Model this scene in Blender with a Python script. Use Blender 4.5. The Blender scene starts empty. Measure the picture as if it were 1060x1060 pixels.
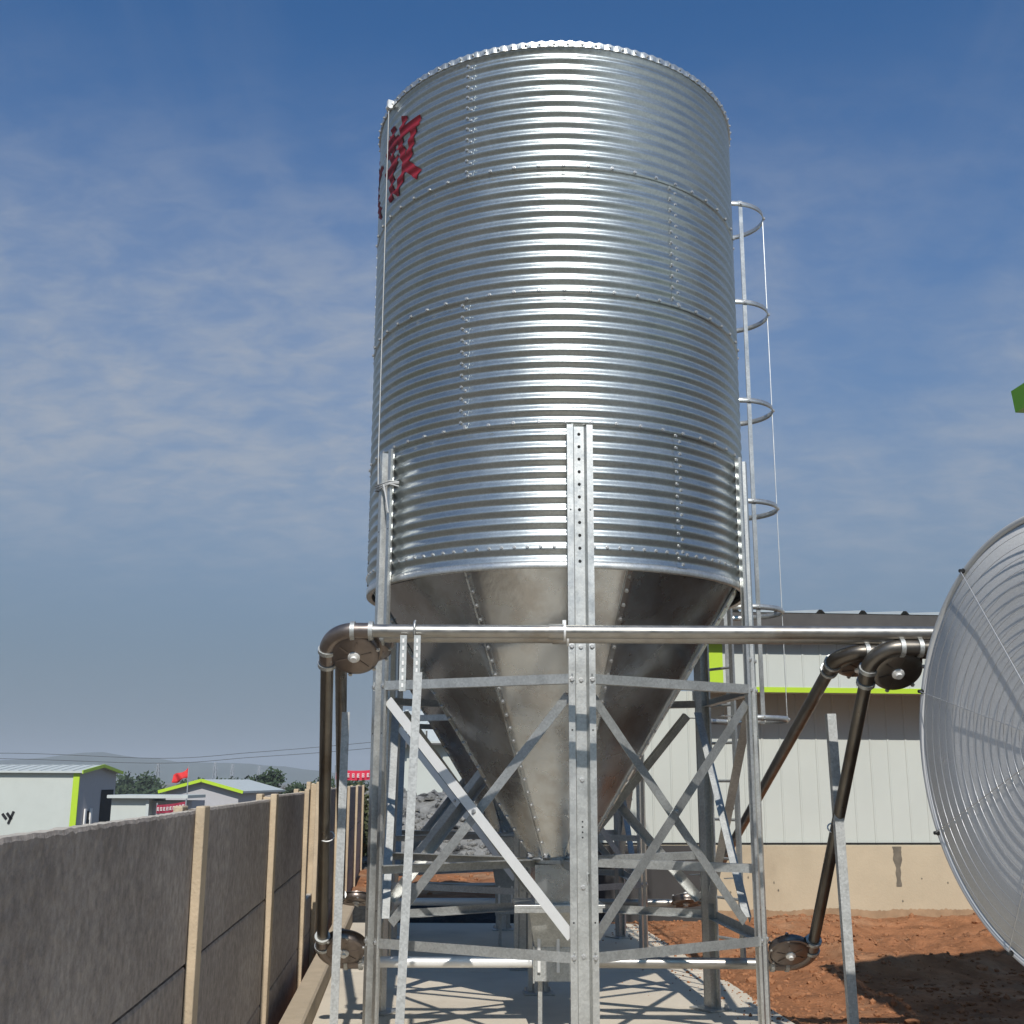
import bpy, bmesh, math, random
from mathutils import Vector, Matrix, noise
random.seed(7)
S = bpy.context.scene
COL = S.collection
R_ = math.radians
PI = math.pi

# ------------------------------------------------------------------ camera
EYE = 1.65
cam_d = bpy.data.cameras.new("camera")
cam = bpy.data.objects.new("camera", cam_d)
COL.objects.link(cam)
cam_d.sensor_fit = 'HORIZONTAL'
cam_d.sensor_width = 36.0
cam_d.lens = 36.0 * 1190.0 / 1060.0
cam_d.clip_start = 0.05
cam_d.clip_end = 20000
PITCH, ROLL = 0.2302, 0.0042
fw = Vector((0, math.cos(PITCH), math.sin(PITCH)))
rt = Vector((1, 0, 0))
up = rt.cross(fw)
rt2 = rt * math.cos(ROLL) + up * math.sin(ROLL)
up2 = -rt * math.sin(ROLL) + up * math.cos(ROLL)
M = Matrix((rt2, up2, -fw)).transposed().to_4x4()
M.translation = (0, 0, EYE)
cam.matrix_world = M
S.camera = cam

# ------------------------------------------------------------------ sky + sun + exposure
SUN_EL = R_(43)
SUN_AZ = R_(-4.3)            # azimuth the light travels towards, measured from +Y to +X
ldir = Vector((math.sin(SUN_AZ) * math.cos(SUN_EL), math.cos(SUN_AZ) * math.cos(SUN_EL), -math.sin(SUN_EL)))
sd = bpy.data.lights.new("sun", 'SUN')
sd.energy = 4.4
sd.angle = R_(0.5)
sd.color = (1.0, 0.955, 0.89)
so = bpy.data.objects.new("sun", sd)
COL.objects.link(so)
so.rotation_euler = ldir.to_track_quat('-Z', 'Y').to_euler()
so.location = (0, -20, 30)

W = bpy.data.worlds.new("World")
S.world = W
W.use_nodes = True
wn, wl = W.node_tree.nodes, W.node_tree.links
wn.clear()


def wnode(t, **kw):
    n = wn.new(t)
    for k, v in kw.items():
        setattr(n, k, v)
    return n


wout = wnode('ShaderNodeOutputWorld')
wbg = wnode('ShaderNodeBackground')
wbg.inputs['Strength'].default_value = 0.092
sky = wnode('ShaderNodeTexSky', sky_type='NISHITA')
sky.sun_disc = False
sky.sun_elevation = SUN_EL
sky.sun_rotation = PI + SUN_AZ
sky.air_density = 1.0
sky.dust_density = 1.2
sky.ozone_density = 2.2
tc = wnode('ShaderNodeTexCoord')
sep = wnode('ShaderNodeSeparateXYZ')
wl.new(tc.outputs['Generated'], sep.inputs[0])


def wmath(op, a, b=None, clamp=False):
    n = wnode('ShaderNodeMath', operation=op, use_clamp=clamp)
    for i, v in enumerate((a, b)):
        if v is None:
            continue
        if isinstance(v, (int, float)):
            n.inputs[i].default_value = v
        else:
            wl.new(v, n.inputs[i])
    return n.outputs[0]


zc = wmath('MAXIMUM', sep.outputs[2], 0.0)
den = wmath('ADD', zc, 0.30)
px = wmath('DIVIDE', sep.outputs[0], den)
py = wmath('DIVIDE', sep.outputs[1], den)
comb = wnode('ShaderNodeCombineXYZ')
wl.new(px, comb.inputs[0])
wl.new(py, comb.inputs[1])


def wnoise(scale, detail, rough, dist, loc, stretch, rot=0.0):
    mp = wnode('ShaderNodeMapping')
    mp.inputs['Location'].default_value = loc
    mp.inputs['Scale'].default_value = stretch
    mp.inputs['Rotation'].default_value = (0, 0, rot)
    wl.new(comb.outputs[0], mp.inputs[0])
    n = wnode('ShaderNodeTexNoise')
    n.inputs['Scale'].default_value = scale
    n.inputs['Detail'].default_value = detail
    n.inputs['Roughness'].default_value = rough
    n.inputs['Distortion'].default_value = dist
    wl.new(mp.outputs[0], n.inputs['Vector'])
    return n.outputs['Fac']


def wramp(v, a, b):
    n = wnode('ShaderNodeMapRange', interpolation_type='SMOOTHSTEP')
    n.inputs[1].default_value = a
    n.inputs[2].default_value = b
    wl.new(v, n.inputs[0])
    return n.outputs[0]


big = wramp(wnoise(0.8, 4, 0.5, 0.3, (3.1, 0.7, 0), (1, 1, 1)), 0.22, 0.52)
rip = wramp(wmath('ADD', wmath('MULTIPLY', wnoise(15.0, 6, 0.6, 0.3, (0.4, 2.2, 0), (0.8, 1.2, 1), 0.35), 0.6), wmath('MULTIPLY', wnoise(4.0, 5, 0.55, 0.4, (5.4, 1.2, 0), (0.8, 1.2, 1), 0.2), 0.4)), 0.33, 0.72)
mask = wmath('MULTIPLY', big, wmath('ADD', wmath('MULTIPLY', rip, 0.62), 0.38))
# clouds thin out towards the zenith and are strongest in the middle of the sky
band = wmath('MULTIPLY', wramp(sep.outputs[2], 0.60, 0.33), wramp(sep.outputs[2], 0.10, 0.27))
wisp = wmath('MULTIPLY', wramp(wnoise(1.3, 6, 0.6, 0.8, (1.7, 5.3, 0), (1.6, 0.7, 1), 0.9), 0.45, 0.85), 0.16)
mask = wmath('ADD', wmath('MULTIPLY', mask, band), wmath('MULTIPLY', wisp, wramp(sep.outputs[2], 0.2, 0.45)))
mask = wmath('MULTIPLY', mask, 0.80, True)
CLOUD_COL = (4.4, 4.75, 5.3, 1)
HAZE_COL = (1.95, 2.45, 3.0, 1)
mixh = wnode('ShaderNodeMix', data_type='RGBA')
wl.new(wmath('MULTIPLY', wramp(sep.outputs[2], 0.50, 0.02), 0.94), mixh.inputs['Factor'])
tint = wnode('ShaderNodeMix', data_type='RGBA', blend_type='MULTIPLY')
tint.inputs['Factor'].default_value = 1.0
tint.inputs['B'].default_value = (0.36, 0.83, 1.22, 1)
wl.new(sky.outputs[0], tint.inputs['A'])
wl.new(tint.outputs['Result'], mixh.inputs['A'])
mixh.inputs['B'].default_value = HAZE_COL
mixc = wnode('ShaderNodeMix', data_type='RGBA')
wl.new(mask, mixc.inputs['Factor'])
wl.new(mixh.outputs['Result'], mixc.inputs['A'])
mixc.inputs['B'].default_value = CLOUD_COL
wl.new(mixc.outputs['Result'], wbg.inputs['Color'])
wl.new(wbg.outputs[0], wout.inputs[0])

S.view_settings.view_transform = 'Standard'
S.view_settings.look = 'None'
S.view_settings.exposure = 0.0
S.view_settings.gamma = 1.0
S.render.engine = 'CYCLES'
S.cycles.max_bounces = 8
S.cycles.diffuse_bounces = 3
S.cycles.glossy_bounces = 4
S.cycles.use_denoising = True


# ------------------------------------------------------------------ materials
def mat(name, col, rough=0.6, metal=0.0, var=0.0, vscale=3.0, bump=0.0, bscale=40.0, stretch=(1, 1, 1),
        col2=None, c2scale=1.5, c2lo=0.5, c2hi=0.65, c2stretch=(1, 1, 1), rvar=0.0, spangle=0.0, spec=0.5, speck=None, detail=6, world=False):
    m = bpy.data.materials.new(name)
    m.use_nodes = True
    nt = m.node_tree
    N, L = nt.nodes, nt.links
    b = N['Principled BSDF']
    b.inputs['Roughness'].default_value = rough
    b.inputs['Metallic'].default_value = metal
    b.inputs['Specular IOR Level'].default_value = spec
    t = N.new('ShaderNodeTexCoord')
    tvec = N.new('ShaderNodeNewGeometry').outputs['Position'] if world else t.outputs['Object']
    mp = N.new('ShaderNodeMapping')
    mp.inputs['Scale'].default_value = stretch
    L.new(tvec, mp.inputs[0])

    def nz(scale, det=6, rgh=0.6, vec=None):
        n = N.new('ShaderNodeTexNoise')
        n.inputs['Scale'].default_value = scale
        n.inputs['Detail'].default_value = det
        n.inputs['Roughness'].default_value = rgh
        L.new((vec or mp).outputs[0], n.inputs['Vector'])
        return n.outputs['Fac']

    cur = None

    def mix(a, bcol, fac, blend='MIX'):
        x = N.new('ShaderNodeMix')
        x.data_type = 'RGBA'
        x.blend_type = blend
        if isinstance(fac, float):
            x.inputs['Factor'].default_value = fac
        else:
            L.new(fac, x.inputs['Factor'])
        for s, v in (('A', a), ('B', bcol)):
            if isinstance(v, tuple):
                x.inputs[s].default_value = (*v[:3], 1)
            else:
                L.new(v, x.inputs[s])
        return x.outputs['Result']

    def rng(v, lo, hi, a=0.0, bb=1.0):
        n = N.new('ShaderNodeMapRange')
        n.inputs[1].default_value = lo
        n.inputs[2].default_value = hi
        n.inputs[3].default_value = a
        n.inputs[4].default_value = bb
        L.new(v, n.inputs[0])
        return n.outputs[0]

    cur = col
    if col2 is not None:
        m2 = N.new('ShaderNodeMapping')
        m2.inputs['Scale'].default_value = c2stretch
        L.new(tvec, m2.inputs[0])
        cur = mix(cur, col2, rng(nz(c2scale, 7, 0.62, m2), c2lo, c2hi))
    if var > 0:
        g = rng(nz(vscale, detail, 0.65), 0.25, 0.75, 1 - var, 1 + var)
        cc = N.new('ShaderNodeCombineColor')
        for i in range(3):
            L.new(g, cc.inputs[i])
        cur = mix(cur, cc.outputs[0], 1.0, 'MULTIPLY')
    if spangle > 0:
        vo = N.new('ShaderNodeTexVoronoi')
        vo.inputs['Scale'].default_value = 90
        L.new(t.outputs['Object'], vo.inputs['Vector'])
        s2 = N.new('ShaderNodeSeparateColor')
        L.new(vo.outputs['Color'], s2.inputs[0])
        g = rng(s2.outputs[0], 0, 1, 1 - spangle, 1 + spangle)
        cc = N.new('ShaderNodeCombineColor')
        for i in range(3):
            L.new(g, cc.inputs[i])
        cur = mix(cur, cc.outputs[0], 1.0, 'MULTIPLY')
    if speck is not None:
        cur = mix(cur, speck[0], rng(nz(speck[1], 3, 0.5), speck[2], speck[2] + 0.06))
    if isinstance(cur, tuple):
        b.inputs['Base Color'].default_value = (*cur[:3], 1)
    else:
        L.new(cur, b.inputs['Base Color'])
    if rvar > 0:
        L.new(rng(nz(vscale * 1.7, 5), 0.25, 0.75, max(0.03, rough - rvar), min(1, rough + rvar)), b.inputs['Roughness'])
    if bump > 0:
        bp = N.new('ShaderNodeBump')
        bp.inputs['Strength'].default_value = 1.0
        bp.inputs['Distance'].default_value = bump
        L.new(nz(bscale, 8, 0.65), bp.inputs['Height'])
        L.new(bp.outputs[0], b.inputs['Normal'])
    return m


MT = {}
MT['shell'] = mat('galvanized_shell', (0.475, 0.50, 0.49), 0.37, 0.95, var=0.10, vscale=1.6, rvar=0.07, spangle=0.08, bump=0.0022, bscale=2.6)
MT['galv'] = mat('galvanized_steel', (0.57, 0.575, 0.555), 0.42, 0.85, var=0.14, vscale=5, rvar=0.10, spangle=0.10)
MT['galv_dull'] = mat('weathered_galvanized', (0.47, 0.48, 0.465), 0.50, 0.7, var=0.16, vscale=6, rvar=0.10, spangle=0.12)
MT['galv_post'] = mat('dull_galvanized_post', (0.43, 0.44, 0.43), 0.6, 0.35, var=0.15, vscale=14, rvar=0.1, spangle=0.15)
MT['hopper'] = mat('hopper_sheet', (0.545, 0.565, 0.575), 0.27, 0.96, var=0.10, vscale=2.2, rvar=0.10, col2=(0.46, 0.455, 0.445), c2scale=2.6, c2lo=0.48, c2hi=0.58, bump=0.005, bscale=2.2)
MT['bolt'] = mat('zinc_bolt', (0.50, 0.50, 0.49), 0.45, 0.8)
MT['bolt_dark'] = mat('dark_bolt', (0.05, 0.05, 0.05), 0.5, 0.6)
MT['hole'] = mat('punched_hole', (0.02, 0.02, 0.02), 0.9)
MT['pipe'] = mat('steel_tube', (0.36, 0.345, 0.32), 0.40, 0.9, var=0.15, vscale=9, rvar=0.12, col2=(0.25, 0.21, 0.17), c2scale=3, c2lo=0.55, c2hi=0.75)
MT['pipe_dark'] = mat('oily_steel_tube', (0.17, 0.155, 0.135), 0.36, 0.85, var=0.2, vscale=8, rvar=0.12, col2=(0.09, 0.075, 0.06), c2scale=4, c2lo=0.45, c2hi=0.7)
MT['wheel'] = mat('painted_cast_casing', (0.22, 0.185, 0.165), 0.36, 0.8, var=0.2, vscale=9, rvar=0.12)
MT['white_metal'] = mat('zinc_and_sunlit_brace', (0.78, 0.78, 0.76), 0.42, 0.25, var=0.05, vscale=8)  # pale zinc fittings, and the brace whose sunlight is painted in
MT['red_paint'] = mat('red_paint', (0.24, 0.010, 0.020), 0.6, 0.0, var=0.1)
MT['concrete'] = mat('pad_concrete', (0.62, 0.55, 0.44), 0.9, 0, var=0.10, vscale=1.3, bump=0.004, bscale=60, col2=(0.50, 0.44, 0.35), c2scale=1.0, c2lo=0.5, c2hi=0.72)
MT['kerb'] = mat('kerb_concrete', (0.44, 0.36, 0.26), 0.9, 0, var=0.12, vscale=6, bump=0.006, bscale=50)
MT['fence_post'] = mat('precast_post_concrete', (0.49, 0.39, 0.27), 0.9, 0, world=True, var=0.2, vscale=5, bump=0.006, bscale=60)
MT['fence_panel'] = mat('rough_precast_panel', (0.275, 0.238, 0.212), 0.95, 0, world=True, var=0.42, vscale=22, bump=0.02, bscale=14, stretch=(1, 1, 0.9), col2=(0.42, 0.37, 0.33), c2scale=0.8, c2lo=0.40, c2hi=0.68)
MT['fence_top'] = mat('broken_panel_edge', (0.50, 0.45, 0.38), 0.95, 0, var=0.2, vscale=18, bump=0.01, bscale=60)
MT['soil'] = mat('red_soil', (0.315, 0.140, 0.066), 0.95, 0, var=0.45, vscale=3.0, bump=0.05, bscale=9, col2=(0.40, 0.24, 0.14), c2scale=0.7, c2lo=0.5, c2hi=0.72, spec=0.15, detail=12)
MT['earth'] = mat('grey_brown_earth', (0.155, 0.130, 0.105), 0.95, 0, var=0.35, vscale=0.6, bump=0.03, bscale=7, col2=(0.10, 0.11, 0.06), c2scale=0.03, c2lo=0.5, c2hi=0.6, spec=0.1, detail=10)
MT['clod'] = mat('soil_clod', (0.33, 0.155, 0.078), 0.95, 0, var=0.3, vscale=8, bump=0.01, bscale=40, spec=0.1)
MT['hill'] = mat('far_hillside', (0.07, 0.085, 0.055), 0.95, 0, var=0.3, vscale=0.01, spec=0.0)
MT['white_wall'] = mat('white_sheet_wall', (0.50, 0.525, 0.485), 0.5, 0, var=0.05, vscale=1.0, rvar=0.05)
MT['grey_wall'] = mat('grey_sheet_wall', (0.42, 0.41, 0.42), 0.6, 0, var=0.05)
MT['white_roof'] = mat('pale_sheet_roof', (0.50, 0.53, 0.51), 0.5, 0, var=0.06, vscale=2)
MT['lime'] = mat('lime_trim', (0.42, 0.60, 0.03), 0.45, 0, var=0.04)
MT['green_gutter'] = mat('green_gutter', (0.20, 0.52, 0.04), 0.4, 0)
MT['dark_trim'] = mat('dark_roof_sheet', (0.10, 0.095, 0.09), 0.6, 0.2, var=0.2, vscale=4)
MT['plinth'] = mat('rendered_plinth', (0.47, 0.395, 0.28), 0.9, 0, var=0.10, vscale=1.5, bump=0.003, bscale=30, col2=(0.36, 0.29, 0.20), c2scale=0.9, c2lo=0.55, c2hi=0.75, c2stretch=(1, 1, 0.5))
MT['mud'] = mat('dried_mud', (0.33, 0.225, 0.14), 0.95, 0, var=0.25, vscale=6, spec=0.1)
MT['stain'] = mat('damp_stain', (0.15, 0.13, 0.10), 0.9, 0, var=0.3, vscale=12)
MT['plinth_dark'] = mat('dark_render', (0.045, 0.043, 0.042), 0.8, 0, var=0.15)
MT['gap_black'] = mat('dark_interior', (0.012, 0.012, 0.013), 0.9)
MT['flag'] = mat('red_cloth', (0.62, 0.03, 0.03), 0.8, 0, var=0.1)
MT['banner'] = mat('red_banner', (0.62, 0.03, 0.07), 0.7)
MT['banner_dark'] = mat('dark_red_banner', (0.30, 0.02, 0.05), 0.7)
MT['letter'] = mat('white_lettering', (0.8, 0.78, 0.75), 0.7)
MT['rubble'] = mat('grey_gravel', (0.23, 0.225, 0.21), 0.95, 0, var=0.4, vscale=3.0, bump=0.15, bscale=2.5, col2=(0.05, 0.05, 0.05), c2scale=2.4, c2lo=0.53, c2hi=0.60)
MT['mound_black'] = mat('rough_black', (0.018, 0.019, 0.018), 0.8, 0, var=0.5, vscale=20, bump=0.03, bscale=18)
MT['wood'] = mat('pale_timber', (0.42, 0.33, 0.25), 0.85, 0, var=0.2, vscale=3, stretch=(1, 8, 1))
MT['fan_skin'] = mat('grey_fan_plastic', (0.55, 0.55, 0.54), 0.5, 0.0, var=0.04, vscale=3, bump=0.0004, bscale=60)
MT['screen'] = mat('perforated_grey_screen', (0.60, 0.595, 0.58), 0.6, 0.0, var=0.10, vscale=150, bump=0.002, bscale=120, detail=2)
MT['wire'] = mat('guard_wire', (0.55, 0.55, 0.55), 0.35, 0.8)
MT['fan_dark'] = mat('fan_blade_metal', (0.35, 0.35, 0.36), 0.4, 0.7)
MT['cable'] = mat('grey_cord', (0.45, 0.45, 0.44), 0.7)
MT['line'] = mat('dark_conductor', (0.05, 0.05, 0.055), 0.6)
MT['pylon'] = mat('grey_lattice_steel', (0.30, 0.32, 0.34), 0.6, 0.3)
MT['leaf'] = mat('dark_foliage', (0.040, 0.062, 0.030), 0.8, 0, var=0.4, vscale=0.5, spec=0.2)
MT['leaf2'] = mat('olive_foliage', (0.065, 0.075, 0.035), 0.8, 0, var=0.4, vscale=2, spec=0.2)
MT['bark'] = mat('bark', (0.10, 0.075, 0.055), 0.9, 0, var=0.2)


# ------------------------------------------------------------------ mesh builder
class MB:
    def __init__(self):
        self.v, self.f, self.mi, self.sm = [], [], [], []

    def add(self, vs, fs, mi=0, smooth=False):
        o = len(self.v)
        self.v.extend([tuple(p) for p in vs])
        for q in fs:
            self.f.append(tuple(i + o for i in q))
            self.mi.append(mi)
            self.sm.append(smooth)

    def box(self, c, s, mi=0, m=None):
        x, y, z = s[0] / 2, s[1] / 2, s[2] / 2
        vs = [Vector((a, b, d)) for a in (-x, x) for b in (-y, y) for d in (-z, z)]
        if m is not None:
            vs = [m @ p for p in vs]
        vs = [p + Vector(c) for p in vs]
        self.add(vs, [(0, 1, 3, 2), (4, 6, 7, 5), (0, 4, 5, 1), (2, 3, 7, 6), (0, 2, 6, 4), (1, 5, 7, 3)], mi)

    def prism(self, prof, p0, p1, upv=(0, 0, 1), mi=0, caps=True, closed=True, smooth=False, scale1=1.0):
        """sweep a 2D profile [(a,b)] from p0 to p1; a along side vector, b along up vector"""
        p0, p1 = Vector(p0), Vector(p1)
        t = (p1 - p0).normalized()
        u = Vector(upv)
        s = t.cross(u).normalized()
        u = s.cross(t).normalized()
        n = len(prof)
        vs = [p0 + s * a + u * b for a, b in prof] + [p1 + (s * a + u * b) * scale1 for a, b in prof]
        fs = [(i, (i + 1) % n, n + (i + 1) % n, n + i) for i in range(n if closed else n - 1)]
        if caps and closed:
            fs += [tuple(range(n - 1, -1, -1)), tuple(range(n, 2 * n))]
        self.add(vs, fs, mi, smooth)

    def bar(self, p0, p1, w, h, upv=(0, 0, 1), mi=0):
        self.prism([(-w / 2, -h / 2), (w / 2, -h / 2), (w / 2, h / 2), (-w / 2, h / 2)], p0, p1, upv, mi)

    def angle(self, p0, p1, outv, a=0.06, t=0.005, flip=1, mi=0):
        """L section: one leg in the plane facing outv, the other turned inwards from one edge"""
        p0, p1, o = Vector(p0), Vector(p1), Vector(outv).normalized()
        h = a / 2
        prof = [(-h, 0), (h, 0), (h, -a), (h - t, -a), (h - t, -t), (-h, -t)]
        if flip < 0:
            prof = [(-x, y) for x, y in reversed(prof)]
        self.prism(prof, p0, p1, o, mi)

    def tube(self, pts, r, n=12, mi=0, caps=True, closed=False, r1=None):
        pts = [Vector(p) for p in pts]
        m = len(pts)
        ref = None
        vs = []
        for i, p in enumerate(pts):
            if closed:
                t = (pts[(i + 1) % m] - pts[i - 1]).normalized()
            else:
                t = (pts[min(i + 1, m - 1)] - pts[max(i - 1, 0)]).normalized()
            if ref is None:
                ref = Vector((0, 0, 1)) if abs(t.z) < 0.9 else Vector((1, 0, 0))
            a = (ref - t * ref.dot(t)).normalized()
            ref = a
            b = t.cross(a)
            rr = r if r1 is None else r + (r1 - r) * i / max(1, m - 1)
            for k in range(n):
                q = 2 * PI * k / n
                vs.append(p + a * (rr * math.cos(q)) + b * (rr * math.sin(q)))
        fs = []
        for i in range(m if closed else m - 1):
            j = (i + 1) % m
            for k in range(n):
                k2 = (k + 1) % n
                fs.append((i * n + k, i * n + k2, j * n + k2, j * n + k))
        self.add(vs, fs, mi, True)
        if caps and not closed:
            self.add(vs[:n], [tuple(range(n - 1, -1, -1))], mi)
            self.add(vs[-n:], [tuple(range(n))], mi)

    def lathe(self, prof, n=64, mi=0, smooth=True, c=(0, 0, 0), m=None, a0=0.0, a1=2 * PI, cap0=False, cap1=False):
        full = abs(a1 - a0 - 2 * PI) < 1e-6
        k = n if full else n + 1
        vs = []
        for (r, z) in prof:
            for i in range(k):
                q = a0 + (a1 - a0) * i / n
                vs.append(Vector((r * math.sin(q), -r * math.cos(q), z)))
        fs = []
        for j in range(len(prof) - 1):
            for i in range(n):
                i2 = (i + 1) % k
                fs.append((j * k + i, j * k + i2, (j + 1) * k + i2, (j + 1) * k + i))
        if cap0:
            fs.append(tuple(range(k - 1, -1, -1)))
        if cap1:
            fs.append(tuple(range((len(prof) - 1) * k, len(prof) * k)))
        if m is not None:
            vs = [m @ p for p in vs]
        self.add([p + Vector(c) for p in vs], fs, mi, smooth)

    def bolt(self, p, nrm, r=0.011, h=0.009, mi=0):
        p, nn = Vector(p), Vector(nrm).normalized()
        a = nn.orthogonal().normalized()
        b = nn.cross(a)
        vs, fs = [], []
        for rr, hh in ((r * 1.35, 0.0), (r * 1.35, h * 0.25), (r, h * 0.3), (r * 0.9, h)):
            for k in range(6):
                q = PI / 3 * k
                vs.append(p + nn * hh + a * rr * math.cos(q) + b * rr * math.sin(q))
        for j in range(3):
            for k in range(6):
                k2 = (k + 1) % 6
                fs.append((j * 6 + k, j * 6 + k2, j * 6 + 6 + k2, j * 6 + 6 + k))
        fs.append(tuple(range(18, 24)))
        self.add(vs, fs, mi)

    def build(self, name, mats, parent=None, origin=None, bevel=0.0):
        o = Vector(origin) if origin is not None else (parent['_o'].to_list() if False else Vector((0, 0, 0)))
        if parent is not None and origin is None:
            o = root_of(parent).location
        me = bpy.data.meshes.new(name)
        me.from_pydata([Vector(p) - o for p in self.v], [], self.f)
        if not isinstance(mats, (list, tuple)):
            mats = [mats]
        for m in mats:
            me.materials.append(m)
        me.polygons.foreach_set('material_index', self.mi)
        me.polygons.foreach_set('use_smooth', self.sm)
        me.update()
        ob = bpy.data.objects.new(name, me)
        COL.objects.link(ob)
        if parent is not None:
            ob.parent = parent
        elif origin is not None:
            ob.location = o
        if bevel > 0:
            bv = ob.modifiers.new('bevel', 'BEVEL')
            bv.width = bevel
            bv.segments = 2
            bv.limit_method = 'ANGLE'
        return ob


def root_of(o):
    while o.parent is not None:
        o = o.parent
    return o


def tag(o, label=None, cat=None, group=None, kind=None):
    if label:
        o['label'] = label
    if cat:
        o['category'] = cat
    if group:
        o['group'] = group
    if kind:
        o['kind'] = kind
    return o


def thing(name, label, cat, loc=(0, 0, 0), group=None):
    o = bpy.data.objects.new(name, None)
    o.empty_display_size = 0.2
    o.location = loc
    COL.objects.link(o)
    return tag(o, label, cat, group)


def copy_tree(o, parent=None):
    c = o.copy()
    COL.objects.link(c)
    c.parent = parent
    for ch in list(o.children):
        copy_tree(ch, c)
    return c


def rotz(a):
    return Matrix.Rotation(a, 3, 'Z')


# pixel helper used only to place things at measured distances in the world
def aty(px_, py_, y):
    a, b = px_ - 530, py_ - 530
    X = a * math.cos(ROLL) + b * math.sin(ROLL)
    Y = -a * math.sin(ROLL) + b * math.cos(ROLL)
    d = Vector((X / 1190, math.cos(PITCH) + Y / 1190 * math.sin(PITCH), math.sin(PITCH) - Y / 1190 * math.cos(PITCH)))
    t = y / d.y
    return Vector((d.x * t, y, EYE + d.z * t))


SITE = -0.086                         # site grid: dx per dy of fence, pad edge and buildings
SD = Vector((SITE, 1, 0)).normalized()      # along the fence, away from the camera
SN = Vector((1, -SITE, 0)).normalized()     # to the right across the site
SITE_ROT = math.atan2(SD.x, SD.y)           # negative


def fence_x(y, x0=-1.65):
    return x0 + SITE * (y - 8.36)


def pad_right(y):
    return 1.95 + SITE * (y - 9.4)


# ------------------------------------------------------------------ ground
def sstep(a, b, x):
    t = min(1, max(0, (x - a) / (b - a)))
    return t * t * (3 - 2 * t)


PAD_FAR = 14.5


def ground_h(x, y):
    h = -0.06
    fx = fence_x(y)
    pr = pad_right(y)
    # beyond the fence the land falls away
    h -= 2.6 * sstep(0.5, 40, fx - x)
    h -= 2.2 * sstep(40, 130, y)
    d = math.hypot(x, y)
    if d < 60:
        on_pad = (fx + 0.05 < x < pr) and y < PAD_FAR
        edge = sstep(0.0, 0.6, max(x - pr, y - PAD_FAR, fx - x))
        if on_pad:
            return -0.12
        n1 = noise.fractal(Vector((x * 0.55, y * 0.55, 3.3)), 1.0, 2.0, 5)
        n2 = noise.fractal(Vector((x * 2.6, y * 2.6, 9.1)), 0.9, 2.1, 5)
        n3 = noise.fractal(Vector((x * 9, y * 9, 1.2)), 0.9, 2.1, 3)
        wallf = sstep(0.2, 1.5, (15.45 + 0.086 * (x - 2.5)) - y)
        h += edge * (0.07 * n1 + 0.035 * n2 + 0.012 * n3)
        # spoil ridges left by the digger between pad and barn
        if x > pr and y < 16.5:
            h += edge * 0.22 * math.exp(-((y - 12.4 - 0.4 * math.sin(x * 1.3)) / 0.75) ** 2) * (0.75 + 0.5 * n2) * sstep(0.3, 1.6, x - pr)
            h += edge * 0.16 * math.exp(-((y - 14.4 + 0.25 * math.sin(x * 0.9 + 1)) / 0.5) ** 2) * (0.8 + 0.4 * n1) * sstep(0, 1, x - pr)
    if d > 200:
        h += 1.5 * noise.fractal(Vector((x * 0.004, y * 0.004, 0)), 1.0, 2.0, 3)
    return h


def spaced(dense0, dense1, step, far, grow=1.16):
    a = [dense0 + step * i for i in range(int((dense1 - dense0) / step) + 1)]
    s, v, hi = step, a[-1], []
    while v < far:
        s *= grow
        v += s
        hi.append(v)
    s, v, lo = step, a[0], []
    while v > -far:
        s *= grow
        v -= s
        lo.append(v)
    return lo[::-1] + a + hi


def make_ground():
    xs = spaced(-3.2, 7.5, 0.07, 5000)
    ys = spaced(6.5, 17.0, 0.07, 5000)
    mb = MB()
    nx = len(xs)
    for y in ys:
        for x in xs:
            mb.v.append((x, y, ground_h(x, y)))
    for j in range(len(ys) - 1):
        for i in range(nx - 1):
            mb.f.append((j * nx + i, j * nx + i + 1, (j + 1) * nx + i + 1, (j + 1) * nx + i))
    # dug red soil around the new barn and silos, grey-brown earth elsewhere
    def dug(x, y):
        w = 0.6 * noise.noise(Vector((x * 0.7, y * 0.7, 5)))
        return (x > fence_x(y) - 0.4 + w * 0.3) and (5.0 + w < y < 24.0 + w) and x < 12 + w
    mb.mi = [0 if dug((xs[i] + xs[i + 1]) / 2, (ys[j] + ys[j + 1]) / 2) else 1 for j in range(len(ys) - 1) for i in range(nx - 1)]
    mb.sm = [True] * len(mb.f)
    return tag(mb.build('ground', [MT['soil'], MT['earth']]), kind='structure')


ground = make_ground()

# concrete pad, cast in three bays with open joints
mb = MB()
for y0, y1 in ((1.0, 6.4), (6.412, 10.9), (10.912, PAD_FAR)):
    q = [(fence_x(y0, -1.36), y0), (pad_right(y0), y0), (pad_right(y1), y1), (fence_x(y1, -1.36), y1)]
    vs = [(x, y, -0.14) for x, y in q] + [(x, y, 0.0) for x, y in q]
    mb.add(vs, [(4, 5, 6, 7), (0, 1, 5, 4), (1, 2, 6, 5), (2, 3, 7, 6), (3, 0, 4, 7)])
tag(mb.build('concrete_pad', MT['concrete'], bevel=0.012), kind='structure')

# kerb along the fence side of the pad
mb = MB()
mb.prism([(-0.075, -0.15), (0.075, -0.15), (0.075, 0.13), (0.06, 0.145), (-0.075, 0.145)],
         (fence_x(1.0, -1.437), 1.0, 0), (fence_x(15.2, -1.437), 15.2, 0))
tag(mb.build('kerb', MT['kerb']), kind='structure')

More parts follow.
